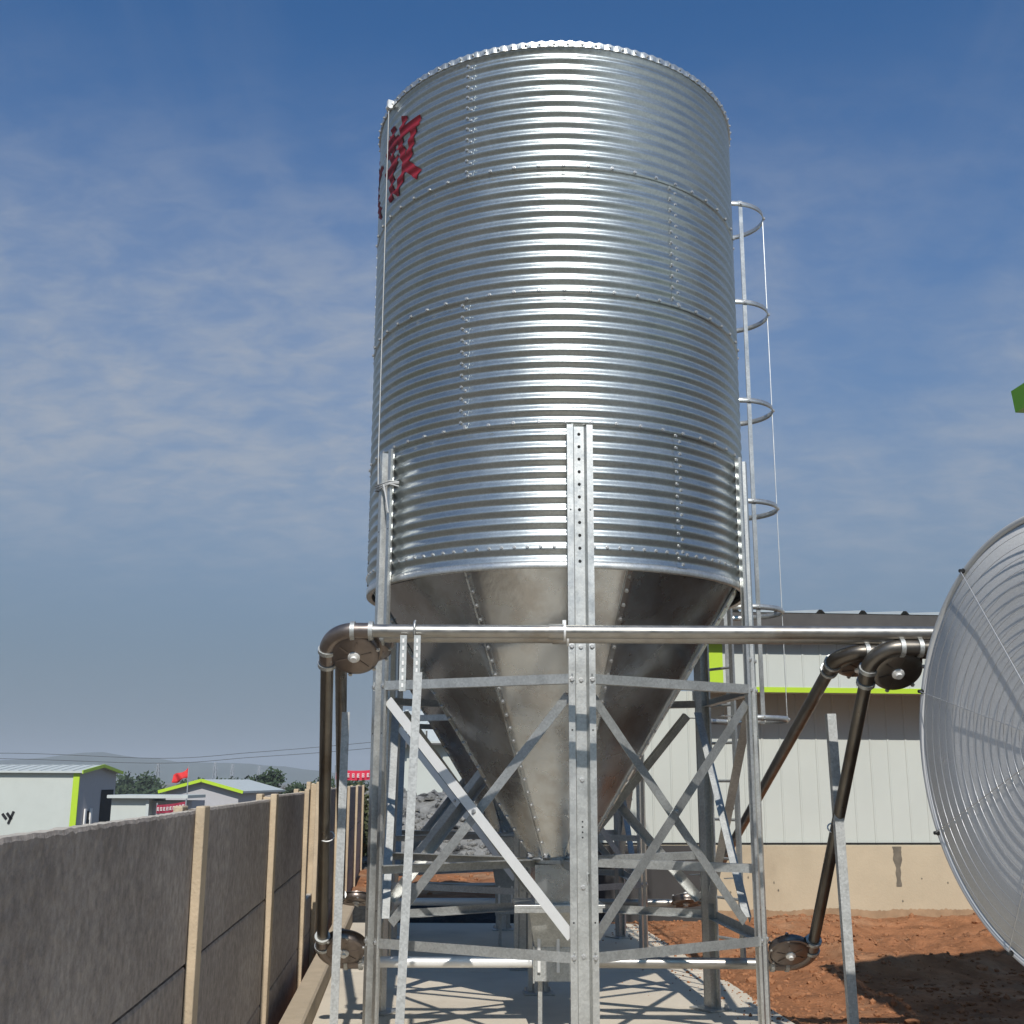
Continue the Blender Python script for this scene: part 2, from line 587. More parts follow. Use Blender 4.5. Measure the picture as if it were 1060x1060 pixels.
# far hills
mb = MB()
prof = []
for i in range(181):
    a = R_(-75 + 150 * i / 180)
    d = 2600
    hgt = 20 + 34 * max(0, noise.fractal(Vector((i * 0.085, 4.2, 0)), 1.0, 2.0, 4) + 0.30) + 26 * math.exp(-((math.degrees(a) + 17) / 5.0) ** 2)
    prof.append((a, d, hgt))
vs, fs = [], []
for a, d, hgt in prof:
    for k, (dd, hh) in enumerate(((0, -8), (150, 0.45), (330, 0.86), (480, 1.0), (700, 0.7), (1100, -0.2))):
        r = d + dd
        vs.append((r * math.sin(a), r * math.cos(a), hh if k == 0 else hgt * hh + (4 * noise.noise(Vector((a * 60, dd * 0.01, 1))))))
for i in range(180):
    for k in range(5):
        fs.append((i * 6 + k, i * 6 + 6 + k, i * 6 + 7 + k, i * 6 + 1 + k))
mb.add(vs, fs, 0, True)
tag(mb.build('hills', MT['hill']), kind='structure')

# ------------------------------------------------------------------ precast concrete fence
FTOP = 1.54
POST_Y = [-0.2, 2.45, 5.1, 7.8, 10.3, 11.55, 12.0, 14.7, 17.4, 20.1, 22.8]
TOPS = [1.52, 1.522, 1.528, 1.55, 1.565, 1.625, 1.61, 1.56, 1.56, 1.56, 1.56]
for i, y in enumerate(POST_Y[1:], 1):
    top = TOPS[i] + 0.004
    c = Vector((fence_x(y), y, 0))
    p = MB()
    w, dpt = 0.13, 0.15
    # H shaped section: two flanges and a web, so the panels slot in
    for off in (-1, 1):
        cc = c + SN * (off * 0.047)
        p.box((cc.x, cc.y, (top - 0.5) / 2 + 0.01), (0.04, w, top + 0.5), 0, rotz(SITE_ROT * -1))
    p.box((c.x, c.y, (top - 0.5) / 2), (0.053, 0.04, top + 0.48), 0, rotz(-SITE_ROT))
    ob = p.build('fence_post', MT['fence_post'], origin=(c.x, c.y, 0), bevel=0.006)
    names = {1: 'pale concrete fence post nearest the camera, off the left edge', 2: 'tan concrete post at the near end of the fence, beside the widest dark panel',
             3: 'second tan concrete post along the fence, between two dark full height panels', 4: 'third tan concrete post along the fence, where the low panel begins',
             5: 'taller tan concrete post at the far end of the low panel', 6: 'twin of the taller tan post, right against the brown feed tube'}
    tag(ob, names.get(i, 'narrow tan concrete post far along the fence behind the left silo leg'), 'fence post', 'precast posts of the concrete fence')

BOARD_Z = [(-0.32, 0.27), (0.28, 0.90), (0.91, FTOP)]
for i in range(len(POST_Y) - 1):
    y0, y1 = POST_Y[i] + 0.03, POST_Y[i + 1] - 0.03
    if i == 4:
        zs = BOARD_Z[:1] + [(0.28, 0.60)]
    else:
        zs = BOARD_Z[:2] + [(0.91, min(TOPS[i], TOPS[i + 1]))]
    lab = {0: 'dark rough concrete panel running out of the left edge, nearest', 1: 'widest dark concrete fence panel with a ragged pale top edge',
           2: 'dark concrete fence panel between the first two visible tan posts', 3: 'narrow dark concrete fence panel with drips, between second and third tan posts',
           4: 'low dark concrete fence panel behind the kerb, lower than the others'}
    root = thing('fence_section', lab.get(i, 'dark concrete fence panel far along, seen edge on between tan posts'), 'fence panel',
                 (fence_x((y0 + y1) / 2), (y0 + y1) / 2, 0), 'dark precast panels of the concrete fence')
    for bi, (z0, z1) in enumerate(zs):
        n = 220
        m = MB()
        last = bi == len(zs) - 1
        vs = []
        for k in range(n + 1):
            y = y0 + (y1 - y0) * k / n
            rag = (0.0024 * noise.fractal(Vector((y * 17, bi * 3.1, i)), 0.6, 2.2, 4) if last else 0)
            cx = fence_x(y)
            for s in (-1, 1):
                bx = 0.026 + 0.003 * noise.noise(Vector((y * 3, s, z0)))
                vs += [(cx + s * bx, y, z0 + 0.004), (cx + s * bx, y, z1 - 0.012 + rag * 2.2), (cx + s * (bx - 0.005), y, z1 + rag)]
        fs, mi = [], []
        for k in range(n):
            a, b = k * 6, k * 6 + 6
            fs += [(a, a + 1, b + 1, b), (a + 3, b + 3, b + 4, a + 4)]
            mi += [0, 0]
            fs += [(a + 1, a + 2, b + 2, b + 1), (a + 4, b + 4, b + 5, a + 5), (a + 2, a + 5, b + 5, b + 2), (a, b, b + 3, a + 3)]
            mi += [0, 0, 1 if last else 0, 0]
        o0 = len(m.v)
        m.add(vs, fs)
        m.mi = mi
        m.add([vs[0], vs[1], vs[2], vs[5], vs[4], vs[3]], [(0, 1, 2, 3, 4, 5)])
        e = n * 6
        m.add([vs[e], vs[e + 1], vs[e + 2], vs[e + 5], vs[e + 4], vs[e + 3]], [(5, 4, 3, 2, 1, 0)])
        m.build('board', [MT['fence_panel'], MT['fence_top']], root)

# ------------------------------------------------------------------ feed silo
RAD = 1.38
CX, CY = 0.326, 8.41
PITCHC = 0.9045 / 11
AMP = 0.0085
ZB, Z3, Z2, Z1, ZT = 2.975, 3.889, 4.794, 5.698, 6.605
LEGS = [-116, -56, 4, 64, 124, 184]
STEP = 360 / 52


def wall_r(z):
    t = 2 * PI * (z - Z3) / PITCHC
    return RAD + AMP * (math.cos(t) + math.cos(3 * t) / 11)


def cylp(r, deg, z, c):
    a = R_(deg)
    return Vector((c[0] + r * math.sin(a), c[1] - r * math.cos(a), z))


def cyln(deg):
    a = R_(deg)
    return Vector((math.sin(a), -math.cos(a), 0))


def make_silo():
    C = (CX, CY, 0)
    root = thing('feed_silo', 'tall galvanized feed silo of corrugated rings on six channel legs, nearest the camera', 'silo', C,
                 'galvanized hopper feed silos')
    # --- wall rings
    ring_z = [(ZB, Z3 + 0.012, 0.0), (Z3 - 0.022, Z2 + 0.012, 0.0022), (Z2 - 0.022, Z1 + 0.012, 0.0044), (Z1 - 0.022, ZT, 0.0066)]
    seams = [33.5, -28.1, 34.2, -27.3]
    row_z = [None, (Z3, -61.8 + 0.0), (Z2, -61.8), (Z1, -68.8)]
    NA = 180
    for i, (z0, z1, off) in enumerate(ring_z):
        m = MB()
        n = max(4, int(round((z1 - z0) / PITCHC * 9)))
        prof = [(wall_r(z0 + (z1 - z0) * k / n) + off, z0 + (z1 - z0) * k / n) for k in range(n + 1)]
        m.lathe([(prof[0][0] - 0.0025, z0)] + prof, NA, 0, True, C)
        # overlapping edge of each sheet
        for q in (0, 120, 240):
            s0 = seams[i] + q
            pr2 = [(r + 0.0018, z) for r, z in prof[1:-1]]
            m.lathe(pr2, 3, 0, True, C, None, R_(s0 - 1.7), R_(s0 + 1.7))
            vs = []
            for (r, z) in prof[1:-1]:
                vs += [cylp(r, s0 + 1.7, z, C), cylp(r + 0.0018, s0 + 1.7, z, C)]
            m.add(vs, [(2 * k, 2 * k + 1, 2 * k + 3, 2 * k + 2) for k in range(len(pr2) - 1)])
            zz = z0 + 0.07
            k = 0
            while zz < z1 - 0.02:
                for side, dz in ((-0.75, 0.0), (0.75, -PITCHC * 0.42)):
                    zb = zz + dz
                    m.bolt(cylp(wall_r(zb) + off + 0.001, s0 + side, zb, C), cyln(s0 + side), 0.0095, 0.010, 1)
                zz += PITCHC
        if row_z[i] is not None:
            z, a = row_z[i]
            for k in range(52):
                m.bolt(cylp(wall_r(z) + off, a + k * STEP, z, C), cyln(a + k * STEP), 0.0105, 0.010, 1)
        else:
            for k in range(104):
                m.bolt(cylp(wall_r(3.076) + off, -44.1 + k * STEP / 2, 3.076, C), cyln(-44.1 + k * STEP / 2), 0.0095, 0.010, 1)
        m.build('wall_ring', [MT['shell'], MT['bolt']], root)
    # --- bottom skirt lip
    m = MB()
    m.lathe([(RAD - 0.03, ZB - 0.03), (RAD + 0.006, ZB - 0.034), (RAD + 0.009, ZB - 0.028), (RAD + 0.009, ZB + 0.012), (RAD - 0.012, ZB + 0.014)], NA, 0, True, C)
    m.build('bottom_lip', MT['galv'], root)
    # --- roof with ribbed eave
    m = MB()
    NR = 780
    vs = []
    radii = [0.25, 0.7, 1.1, 1.36, 1.405, 1.407, 1.385]
    for j, r in enumerate(radii):
        for k in range(NR):
            a = 2 * PI * k / NR
            rip = 0.5 + 0.5 * math.cos(a * 130)
            z = ZT + 0.035 + (1.41 - r) * 0.42
            if j in (4,):
                z = ZT + 0.034 + 0.009 * rip
            if j == 5:
                z = ZT - 0.004
                r = 1.402 + 0.007 * rip
            if j == 6:
                z = ZT - 0.004
            if 0 < j < 4:
                z += 0.014 * rip
            vs.append(cylp(r, math.degrees(a), z, C))
    fs = [(j * NR + k, j * NR + (k + 1) % NR, (j + 1) * NR + (k + 1) % NR, (j + 1) * NR + k) for j in range(len(radii) - 1) for k in range(NR)]
    m.add(vs, fs, 0, False)
    m.lathe([(0.25, ZT + 0.5), (0.25, ZT + 0.60), (0.27, ZT + 0.60), (0.27, ZT + 0.63), (0.0, ZT + 0.70)], 32, 0, True, C)
    for k in range(90):
        m.bolt(cylp(1.404, k * 4 + 2, ZT + 0.018, C), cyln(k * 4 + 2), 0.008, 0.012, 1)
    m.build('roof', [MT['galv'], MT['bolt']], root)
    # --- hopper
    ZH1, RH1, ZH0, RH0 = ZB - 0.02, RAD - 0.025, 1.10, 0.17
    seam0 = -27.0
    m = MB()
    nseg = 96
    vs, rows = [], 26
    for j in range(rows + 1):
        t = j / rows
        for k in range(nseg):
            q = 360 * k / nseg + seam0
            r = RH1 + (RH0 - RH1) * t
            ph = (k / nseg * 8) % 1
            # each sheet is rolled, a little flatter between its seams
            r *= 1 - 0.040 * (1 - (2 * ph - 1) ** 2) + 0.004 * noise.noise(Vector((q * 0.06, t * 5, 1)))
            vs.append(cylp(r, q, ZH1 + (ZH0 - ZH1) * t, C))
    fs = [(j * nseg + k, (j + 1) * nseg + k, (j + 1) * nseg + (k + 1) % nseg, j * nseg + (k + 1) % nseg) for j in range(rows) for k in range(nseg)]
    m.add(vs, fs, 0, True)
    hop = m.build('hopper', MT['hopper'], root)
    for k in range(8):
        q = seam0 + 45 * k
        m = MB()
        p1, p0 = cylp(RH1, q, ZH1, C), cylp(RH0 + 0.005, q, ZH0 + 0.02, C)
        nrm = cyln(q) * (ZH1 - ZH0) + Vector((0, 0, -(RH1 - RH0)))
        nrm.normalize()
        side = nrm.cross((p1 - p0).normalized())
        m.prism([(-0.018, 0.0), (0.018, 0.0), (0.018, 0.003), (-0.011, 0.003), (-0.011, 0.014), (-0.018, 0.014)], p0, p1, nrm, 0)
        nb = 22
        for b in range(nb):
            p = p0.lerp(p1, (b + 0.5) / nb)
            m.bolt(p + side * -0.006 + nrm * 0.004, nrm, 0.0105, 0.012, 1)
        m.build('seam_rib', [MT['hopper'], MT['bolt']], hop)
    # --- legs
    zt_leg = 3.855
    for q in LEGS:
        m = MB()
        n = cyln(q)
        base = Vector(C) + n * (RAD + AMP + 0.003)
        prof = [(-0.034, 0), (0.034, 0), (0.046, 0.048), (0.078, 0.048), (0.078, 0.036), (0.082, 0.036), (0.082, 0.053), (0.043, 0.053),
                (0.031, 0.005), (-0.031, 0.005), (-0.043, 0.053), (-0.082, 0.053), (-0.082, 0.036), (-0.078, 0.036), (-0.078, 0.048), (-0.046, 0.048)]
        m.prism(prof, base + Vector((0, 0, 0.012)), base + Vector((0, 0, zt_leg)), n, 0)
        side = Vector((0, 0, 1)).cross(n)
        zz = zt_leg - 0.05
        while zz > ZB:
            m.bolt(base + n * 0.005 + Vector((0, 0, zz)), n, 0.008, 0.006, 2)
            zz -= PITCHC
        for zz in (2.45, 2.25, 1.66, 0.67, 1.05):
            m.bolt(base + n * 0.005 + Vector((0, 0, zz)), n, 0.012, 0.010, 1)
        for zz in (2.45, 2.25, 0.67):
            for s in (-1, 1):
                m.bolt(base + n * 0.053 + side * (0.062 * s) + Vector((0, 0, zz)), n, 0.013, 0.012, 1)
        for s in (-1, 1):
            for zz in (3.3, 0.86, 1.95):
                m.bolt(base + n * 0.0525 + side * (0.062 * s) + Vector((0, 0, zz)), n, 0.006, 0.001, 2)
        for zz in (1.42, 1.39, 1.36, 1.33):
            m.bolt(base + n * 0.0045 + Vector((0, 0, zz)), n, 0.006, 0.001, 2)
        lg = m.build('leg', [MT['galv'], MT['bolt'], MT['hole']], root)
        m = MB()
        pc = base + n * 0.02
        m.box((pc.x, pc.y, 0.007), (0.24, 0.20, 0.010), 0, rotz(R_(q)))
        for sx in (-0.095, 0.095):
            for sy in (-0.07,):
                v = rotz(R_(q)) @ Vector((sx, sy, 0))
                m.bolt((pc.x + v.x, pc.y + v.y, 0.012), (0, 0, 1), 0.013, 0.03, 1)
        m.build('base_plate', [MT['galv_dull'], MT['bolt']], lg)
    # --- ring rails, braces, struts
    RB = RAD + 0.035
    RO = RAD + AMP + 0.062
    for i in range(6):
        q0, q1 = LEGS[i], LEGS[(i + 1) % 6]
        if q1 < q0:
            q1 += 360
        mid = cyln((q0 + q1) / 2)
        for zz in (2.255, 0.67):
            m = MB()
            a, b = cylp(RO, q0 + 2.3, zz, C), cylp(RO, q1 - 2.3, zz, C)
            m.angle(a, b, mid, 0.058, 0.005, 1)
            m.build('ring_rail', MT['galv_dull'], root)
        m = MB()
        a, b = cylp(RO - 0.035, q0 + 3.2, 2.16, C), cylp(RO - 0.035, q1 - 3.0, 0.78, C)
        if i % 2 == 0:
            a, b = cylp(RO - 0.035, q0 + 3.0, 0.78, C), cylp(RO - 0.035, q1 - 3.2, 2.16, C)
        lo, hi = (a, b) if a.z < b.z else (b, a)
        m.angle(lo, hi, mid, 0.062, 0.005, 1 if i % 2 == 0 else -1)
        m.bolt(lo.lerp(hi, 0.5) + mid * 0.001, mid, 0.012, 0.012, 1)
        m.build('diagonal_brace', [MT['white_metal'] if i == 1 else MT['galv'], MT['bolt']], root)  # left bay brace is paler: its sunlit glare is put into the colour
        m = MB()
        a, b = cylp(RO - 0.105, q0 + 3.0, 0.78, C), cylp(RO - 0.105, q1 - 3.2, 2.16, C)
        if i % 2 == 0:
            a, b = cylp(RO - 0.105, q0 + 3.2, 2.16, C), cylp(RO - 0.105, q1 - 3.0, 0.78, C)
        lo, hi = (a, b) if a.z < b.z else (b, a)
        m.angle(lo, hi, mid, 0.058, 0.005, 1 if i % 2 == 0 else -1)
        m.build('diagonal_brace', [MT['galv_dull'], MT['bolt']], root)
        m = MB()
        a, b = cylp(0.19, q0, 1.13, C), cylp(RAD + 0.03, q0, 1.13, C)
        side = Vector((0, 0, 1)).cross(cyln(q0))
        m.angle(a + side * 0.05, b + side * 0.05, (0, 0, 1), 0.055, 0.005, 1)
        m.build('radial_strut', MT['galv_dull'], root)
    # --- outlet
    m = MB()
    rot = rotz(R_(4))
    m.lathe([(0.15, 1.16), (0.19, 1.145), (0.215, 1.125), (0.215, 1.10), (0.17, 1.095)], 8, 0, False, C, rot)
    for k in range(8):
        m.bolt(cylp(0.20, 22 + 45 * k, 1.138, C), (0, 0, 1), 0.02, 0.022, 1)
    m.build('outlet_collar', [MT['galv_dull'], MT['bolt']], root)
    m = MB()
    vs = []
    for r, z in ((0.17, 1.095), (0.17, 0.84)):
        for sx, sy in ((-1, -1), (1, -1), (1, 1), (-1, 1)):
            v = rot @ Vector((sx * r, sy * r, 0))
            vs.append(Vector(C) + v + Vector((0, 0, z)))
    m.add(vs, [(0, 4, 5, 1), (1, 5, 6, 2), (2, 6, 7, 3), (3, 7, 4, 0), (4, 7, 6, 5)])
    box = m.build('outlet_box', MT['hopper'], root)
    m = MB()
    m.box((CX, CY, 0.828), (0.60, 0.50, 0.02), 0, rot)
    m.box((CX, CY - 0.245, 0.812), (0.60, 0.006, 0.05), 0, rot)
    m.build('flange', MT['galv'], box, bevel=0.002)
    return root


silo = make_silo()
silo_b = copy_tree(silo)
silo_b.location = (CX - 0.31, CY + 4.05, 0)
silo_b['label'] = 'second galvanized silo farther back, only its shaded legs and hopper showing under the first'


# painted characters on the near silo
def wrapped_stroke(mbx, pts, w, th_of, z_of, off):
    """a brush stroke laid on the corrugated wall; pts in unit character space"""
    pts = [Vector((a, b, 0)) for a, b in pts]
    seg = []
    for a, b in zip(pts[:-1], pts[1:]):
        n = max(3, int((b - a).length * 40))
        for k in range(n):
            seg.append(a.lerp(b, k / n))
    seg.append(pts[-1])
    rows = []
    for i, p in enumerate(seg):
        t = (seg[min(i + 1, len(seg) - 1)] - seg[max(i - 1, 0)]).normalized()
        nrm = Vector((-t.y, t.x, 0))
        rows.append([p + nrm * (w * (k / 6 - 0.5)) for k in range(7)])
    vs = []
    for r in rows:
        for p in r:
            z = z_of(p.y)
            th = th_of(p.x)
            vs.append(cylp(wall_r(z) + 0.0066 + 0.0042 + off, th, z, (CX, CY, 0)))
    fs = []
    for i in range(len(rows) - 1):
        for k in range(6):
            fs.append((i * 7 + k, i * 7 + k + 1, i * 7 + 8 + k, i * 7 + 7 + k))
    mbx.add(vs, fs, 0, True)


MU = [[(0.15, 0.95), (0.05, 0.66)], [(0.10, 0.77), (0.43, 0.77)], [(0.01, 0.40), (0.45, 0.50)], [(0.26, 1.0), (0.26, 0.0)],
      [(0.62, 1.0), (0.47, 0.60)], [(0.54, 0.79), (1.0, 0.79)], [(0.86, 0.77), (0.76, 0.40), (0.42, 0.01)], [(0.54, 0.60), (0.70, 0.30), (1.0, 0.06)]]
DA = [[(0.02, 0.66), (0.98, 0.66)], [(0.50, 1.0), (0.49, 0.60), (0.05, 0.02)], [(0.51, 0.60), (0.72, 0.24), (0.99, 0.02)]]
for strokes, th0, th1 in ((MU, -68.0, -46.0), (DA, -95.0, -73.0)):
    m = MB()
    for i, st in enumerate(strokes):
        wrapped_stroke(m, st, 0.135, lambda x: th0 + (th1 - th0) * x, lambda y: 5.83 + 0.60 * y, 0.0004 * i)
    o = m.build('red_lettering', MT['red_paint'], silo)

# ------------------------------------------------------------------ ladder with safety cage, on the back right of the silo
LQ = 122.5
lad = thing('caged_ladder', 'galvanized ladder with hoop safety cage up the right side of the silo', 'ladder', cylp(RAD + 0.15, LQ, 0, (CX, CY, 0)))
ln = cyln(LQ)
ls = Vector((0, 0, 1)).cross(ln)
lb = cylp(RAD + 0.16, LQ, 0, (CX, CY, 0))
for s in (-1, 1):
    m = MB()
    p = lb + ls * (0.20 * s)
    m.bar(p + Vector((0, 0, 0.35)), p + Vector((0, 0, 6.75)), 0.04, 0.022, ln)
    m.build('rail', MT['galv'], lad)
z = 0.5
while z < 6.7:
    m = MB()
    m.tube([lb + ls * -0.20 + Vector((0, 0, z)), lb + ls * 0.20 + Vector((0, 0, z))], 0.011, 8)
    m.build('rung', MT['galv_dull'], lad)
    z += 0.29
for z in (0.95, 2.15, 3.3, 4.4, 5.5, 6.4):
    m = MB()
    for s in (-1, 1):
        p = lb + ls * (0.20 * s) + Vector((0, 0, z))
        m.bar(p + ln * -0.15, p, 0.035, 0.006, (0, 0, 1))
    m.build('wall_bracket', MT['galv'], lad)
HR = 0.34
hc = lb + ln * 0.31


def hoop_pt(a, r=HR):
    return hc + ln * (r * math.cos(a)) + ls * (r * math.sin(a))


CAGE_Z = [2.14] + [aty(788, p, 9.5).z for p in (636, 531, 431, 333, 235)]
for z in CAGE_Z:
    m = MB()
    vs = []
    n = 40
    A = R_(148)
    for k in range(n + 1):
        a = -A + 2 * A * k / n
        for r, zz in ((HR, z - 0.022), (HR, z + 0.022), (HR - 0.005, z + 0.022), (HR - 0.005, z - 0.022)):
            v = hoop_pt(a, r)
            vs.append((v.x, v.y, zz))
    fs = [(4 * k + j, 4 * k + 4 + j, 4 * k + 4 + (j + 1) % 4, 4 * k + (j + 1) % 4) for k in range(n) for j in range(4)]
    m.add(vs, fs, 0, True)
    for a in (-1.9, -0.75, 0.35, 1.2, 2.1):
        p = hoop_pt(a, HR + 0.001)
        m.bolt((p.x, p.y, z), p - hc, 0.013, 0.012, 1)
    m.build('cage_hoop', [MT['galv'], MT['bolt']], lad)
for a in (-1.9, -0.75, 0.35, 1.2, 2.1):
    m = MB()
    p = hoop_pt(a, HR - 0.008)
    m.bar((p.x, p.y, 2.12), (p.x, p.y, CAGE_Z[-1] + 0.03), 0.034, 0.005, (p - hc).normalized())
    m.build('cage_strap', MT['galv'], lad)

# ------------------------------------------------------------------ hoist cord down the left of the silo
m = MB()
pts = [cylp(1.43, -62.5, 6.60, (CX, CY, 0)), cylp(1.428, -62.3, 5.2, (CX, CY, 0)), cylp(1.43, -62.0, 4.1, (CX, CY, 0)), cylp(1.455, -59.5, 3.80, (CX, CY, 0)),
       cylp(1.48, -57.0, 3.62, (CX, CY, 0))]
m.tube(pts, 0.004, 6)
for z in (3.60, 3.615, 3.63):
    loop = []
    for a, r in ((-60.5, 1.395), (-60.2, 1.462), (-52.0, 1.462), (-51.7, 1.395)):
        loop.append(cylp(r, a, z + random.uniform(-0.008, 0.008), (CX, CY, 0)))
    m.tube(loop, 0.006, 6)
m.tube([cylp(1.465, -55, 3.61, (CX, CY, 0)), cylp(1.475, -53, 3.52, (CX, CY, 0)), cylp(1.468, -52, 3.40, (CX, CY, 0))], 0.006, 6)
m.box(cylp(1.415, -62.5, 6.625, (CX, CY, 0)), (0.03, 0.05, 0.06), 1, rotz(R_(-62)))
m.tube([cylp(1.427, -61.6, 6.60, (CX, CY, 0)), cylp(1.427, -63.4, 6.60, (CX, CY, 0))], 0.02, 12, 1)
tag(m.build('hoist_cord', [MT['cable'], MT['white_metal']]), 'thin grey cord hanging from the silo eave to the left leg', 'cord')


# ------------------------------------------------------------------ feed conveyor loops (tubes with corner wheels)
PR = 0.037


def corner(parent, center, d_in, d_out, r, wr, material, hubmat):
    """casing at a corner: disc in the plane of the two directions, elbow tube round its outer side.
    center = wheel centre; the tube arrives along d_in and leaves along d_out, always at distance r from centre."""
    d_in, d_out = Vector(d_in).normalized(), Vector(d_out).normalized()
    nrm = d_in.cross(d_out).normalized()
    # outward offset before and after the turn (away from the turn centre)
    o_in = d_in.cross(nrm).normalized()
    o_out = d_out.cross(nrm).normalized()
    if (o_in * r + d_in * 0).dot(d_out) > 0:
        o_in, o_out = -o_in, -o_out
    c = Vector(center)
    ang = o_in.angle(o_out)
    pts = []
    n = 14
    for k in range(n + 1):
        a = ang * k / n
        pts.append(c + (o_in * math.cos(a) + d_in * math.sin(a)) * r)
    p_in, p_out = pts[0], pts[-1]
    m = MB()
    m.tube([p_in - d_in * 0.10] + pts + [p_out + d_out * 0.10], PR + 0.008, 14, 0)
    for p, d in ((p_in - d_in * 0.10, d_in), (p_out + d_out * 0.10, d_out), (p_in, d_in), (p_out, d_out)):
        m.tube([p - d * 0.012, p + d * 0.012], PR + 0.016, 14, 1)
    rot = Vector((0, 0, 1)).rotation_difference(nrm).to_matrix()
    el = m.build('elbow', [material, MT['galv_dull']], parent)
    m = MB()
    m.lathe([(0.0, -0.040), (wr * 0.80, -0.040), (wr, -0.030), (wr + 0.006, -0.024), (wr + 0.006, 0.024), (wr, 0.030), (wr * 0.80, 0.040), (0.0, 0.040)], 40, 0, True, c, rot)
    m.lathe([(wr + 0.004, -0.034), (wr + 0.020, -0.034), (wr + 0.020, -0.026), (wr + 0.004, -0.026)], 40, 0, False, c, rot)
    for k in range(6):
        a = 2 * PI * k / 6 + 0.3
        for s in (-1, 1):
            p = c + rot @ Vector((math.cos(a) * (wr + 0.008), math.sin(a) * (wr + 0.008), 0.026 * s))
            m.bolt(p, nrm * s, 0.010, 0.010, 1)
            # stiffening ridges on the cover
            q0 = c + rot @ Vector((math.cos(a) * wr * 0.30, math.sin(a) * wr * 0.30, 0.041 * s))
            q1 = c + rot @ Vector((math.cos(a) * wr * 0.78, math.sin(a) * wr * 0.78, 0.041 * s))
            m.bar(q0, q1, 0.008, 0.005, nrm, 0)
    wh = m.build('corner_wheel', [material, MT['bolt']], parent)
    for s in (-1, 1):
        m = MB()
        m.lathe([(0.034, 0.038 * s), (0.034, 0.050 * s), (0.018, 0.056 * s), (0.018, 0.070 * s), (0.0, 0.070 * s)], 16, 0, False, c, rot)
        m.build('hub', hubmat, wh)
    return p_in - d_in * 0.10, p_out + d_out * 0.10


def tube_run(parent, a, b, material, couplings=(), name='tube'):
    a, b = Vector(a), Vector(b)
    d = (b - a).normalized()
    m = MB()
    m.tube([a, b], PR, 18, 0)
    for t in couplings:
        p = a.lerp(b, t)
        m.tube([p - d * 0.045, p + d * 0.045], PR + 0.006, 18, 0)
        m.tube([p + d * 0.035, p + d * 0.047], PR + 0.016, 18, 1)
        m.box(p + Vector((0, 0, PR + 0.014)) + d * 0.04, (0.02, 0.02, 0.025), 1)
    m.build(name, [material, MT['white_metal']], parent)


def conveyor(label, top_y, top_z, ulx, urx, ll, lr, boot, ret_dz, exit_x, wr=0.132):
    root = thing('feed_conveyor', label, 'feed conveyor', (boot[0], boot[1], 0), 'tube feed conveyors serving the silos')
    r = 0.152
    ul_line = Vector((ulx, top_y, top_z))                    # corner point of the top and down lines
    ll = Vector(ll)
    lr = Vector(lr)
    down = (ll - ul_line).normalized()
    X = Vector((1, 0, 0))
    # upper left: comes from the right (-X), leaves down
    bis = (X + down)
    half = math.acos(max(-1, min(1, X.dot(down)))) / 2
    c = ul_line + bis.normalized() * (r / math.sin(half))
    a0, a1 = corner(root, c, -X, down, r, wr, MT['wheel'], MT['white_metal'])
    ex = Vector((exit_x, a0.y, a0.z))
    tube_run(root, a0, ex, MT['pipe'], (0.245,))
    # lower left: arrives along down, leaves along +X
    bis = (-down + X)
    half = math.acos(max(-1, min(1, (-down).dot(X)))) / 2
    c = ll + bis.normalized() * (r / math.sin(half))
    b0, b1 = corner(root, c, down, X, r, wr, MT['wheel'], MT['white_metal'])
    tube_run(root, a1, b0, MT['pipe_dark'])
    bt = Vector(boot)
    tube_run(root, b1, bt + Vector((-0.16, 0, 0)), MT['white_metal'])
    # upper right: the return line comes back from the barn (-X) and turns down
    ur = Vector((urx, top_y, top_z + ret_dz))
    down2 = (lr - ur).normalized()
    bis = (X + down2)
    half = math.acos(max(-1, min(1, X.dot(down2)))) / 2
    c = ur + bis.normalized() * (r / math.sin(half))
    c0, c1 = corner(root, c, -X, down2, r, wr, MT['pipe_dark'], MT['white_metal'])
    tube_run(root, Vector((exit_x, c0.y, c0.z)), c0, MT['pipe_dark'])
    bis = (-down2 - X)
    half = math.acos(max(-1, min(1, (-down2).dot(-X)))) / 2
    c = lr + bis.normalized() * (r / math.sin(half))
    d0, d1 = corner(root, c, down2, -X, r, wr, MT['wheel'], MT['white_metal'])
    tube_run(root, c1, d0, MT['pipe_dark'])
    tube_run(root, d1, bt + Vector((0.16, 0, 0)), MT['pipe'], ())
    # intake boot under the silo outlet
    m = MB()
    m.box(bt + Vector((0, 0, 0.0)), (0.32, 0.20, 0.22))
    vs = []
    for w_, d_, zz in ((0.16, 0.10, 0.11), (0.20, 0.20, 0.36)):
        for sx, sy in ((-1, -1), (1, -1), (1, 1), (-1, 1)):
            vs.append(bt + Vector((sx * w_, sy * d_, zz)))
    m.add(vs, [(0, 1, 5, 4), (1, 2, 6, 5), (2, 3, 7, 6), (3, 0, 4, 7)])
    m.box(bt + Vector((-0.165, 0, 0)), (0.012, 0.24, 0.24), 0)
    m.box(bt + Vector((0.165, 0, 0)), (0.012, 0.24, 0.24), 0)
    for sx in (-0.13, 0.0):
        m.box(bt + Vector((sx, -0.112, 0.12)), (0.022, 0.022, 0.34), 1)
    for sx in (-0.12, 0.12):
        m.box(bt + Vector((sx, 0.0, -0.27)), (0.03, 0.03, 0.32), 0)
    m.build('intake_boot', [MT['galv_dull'], MT['white_metal']], root, bevel=0.003)
    return root


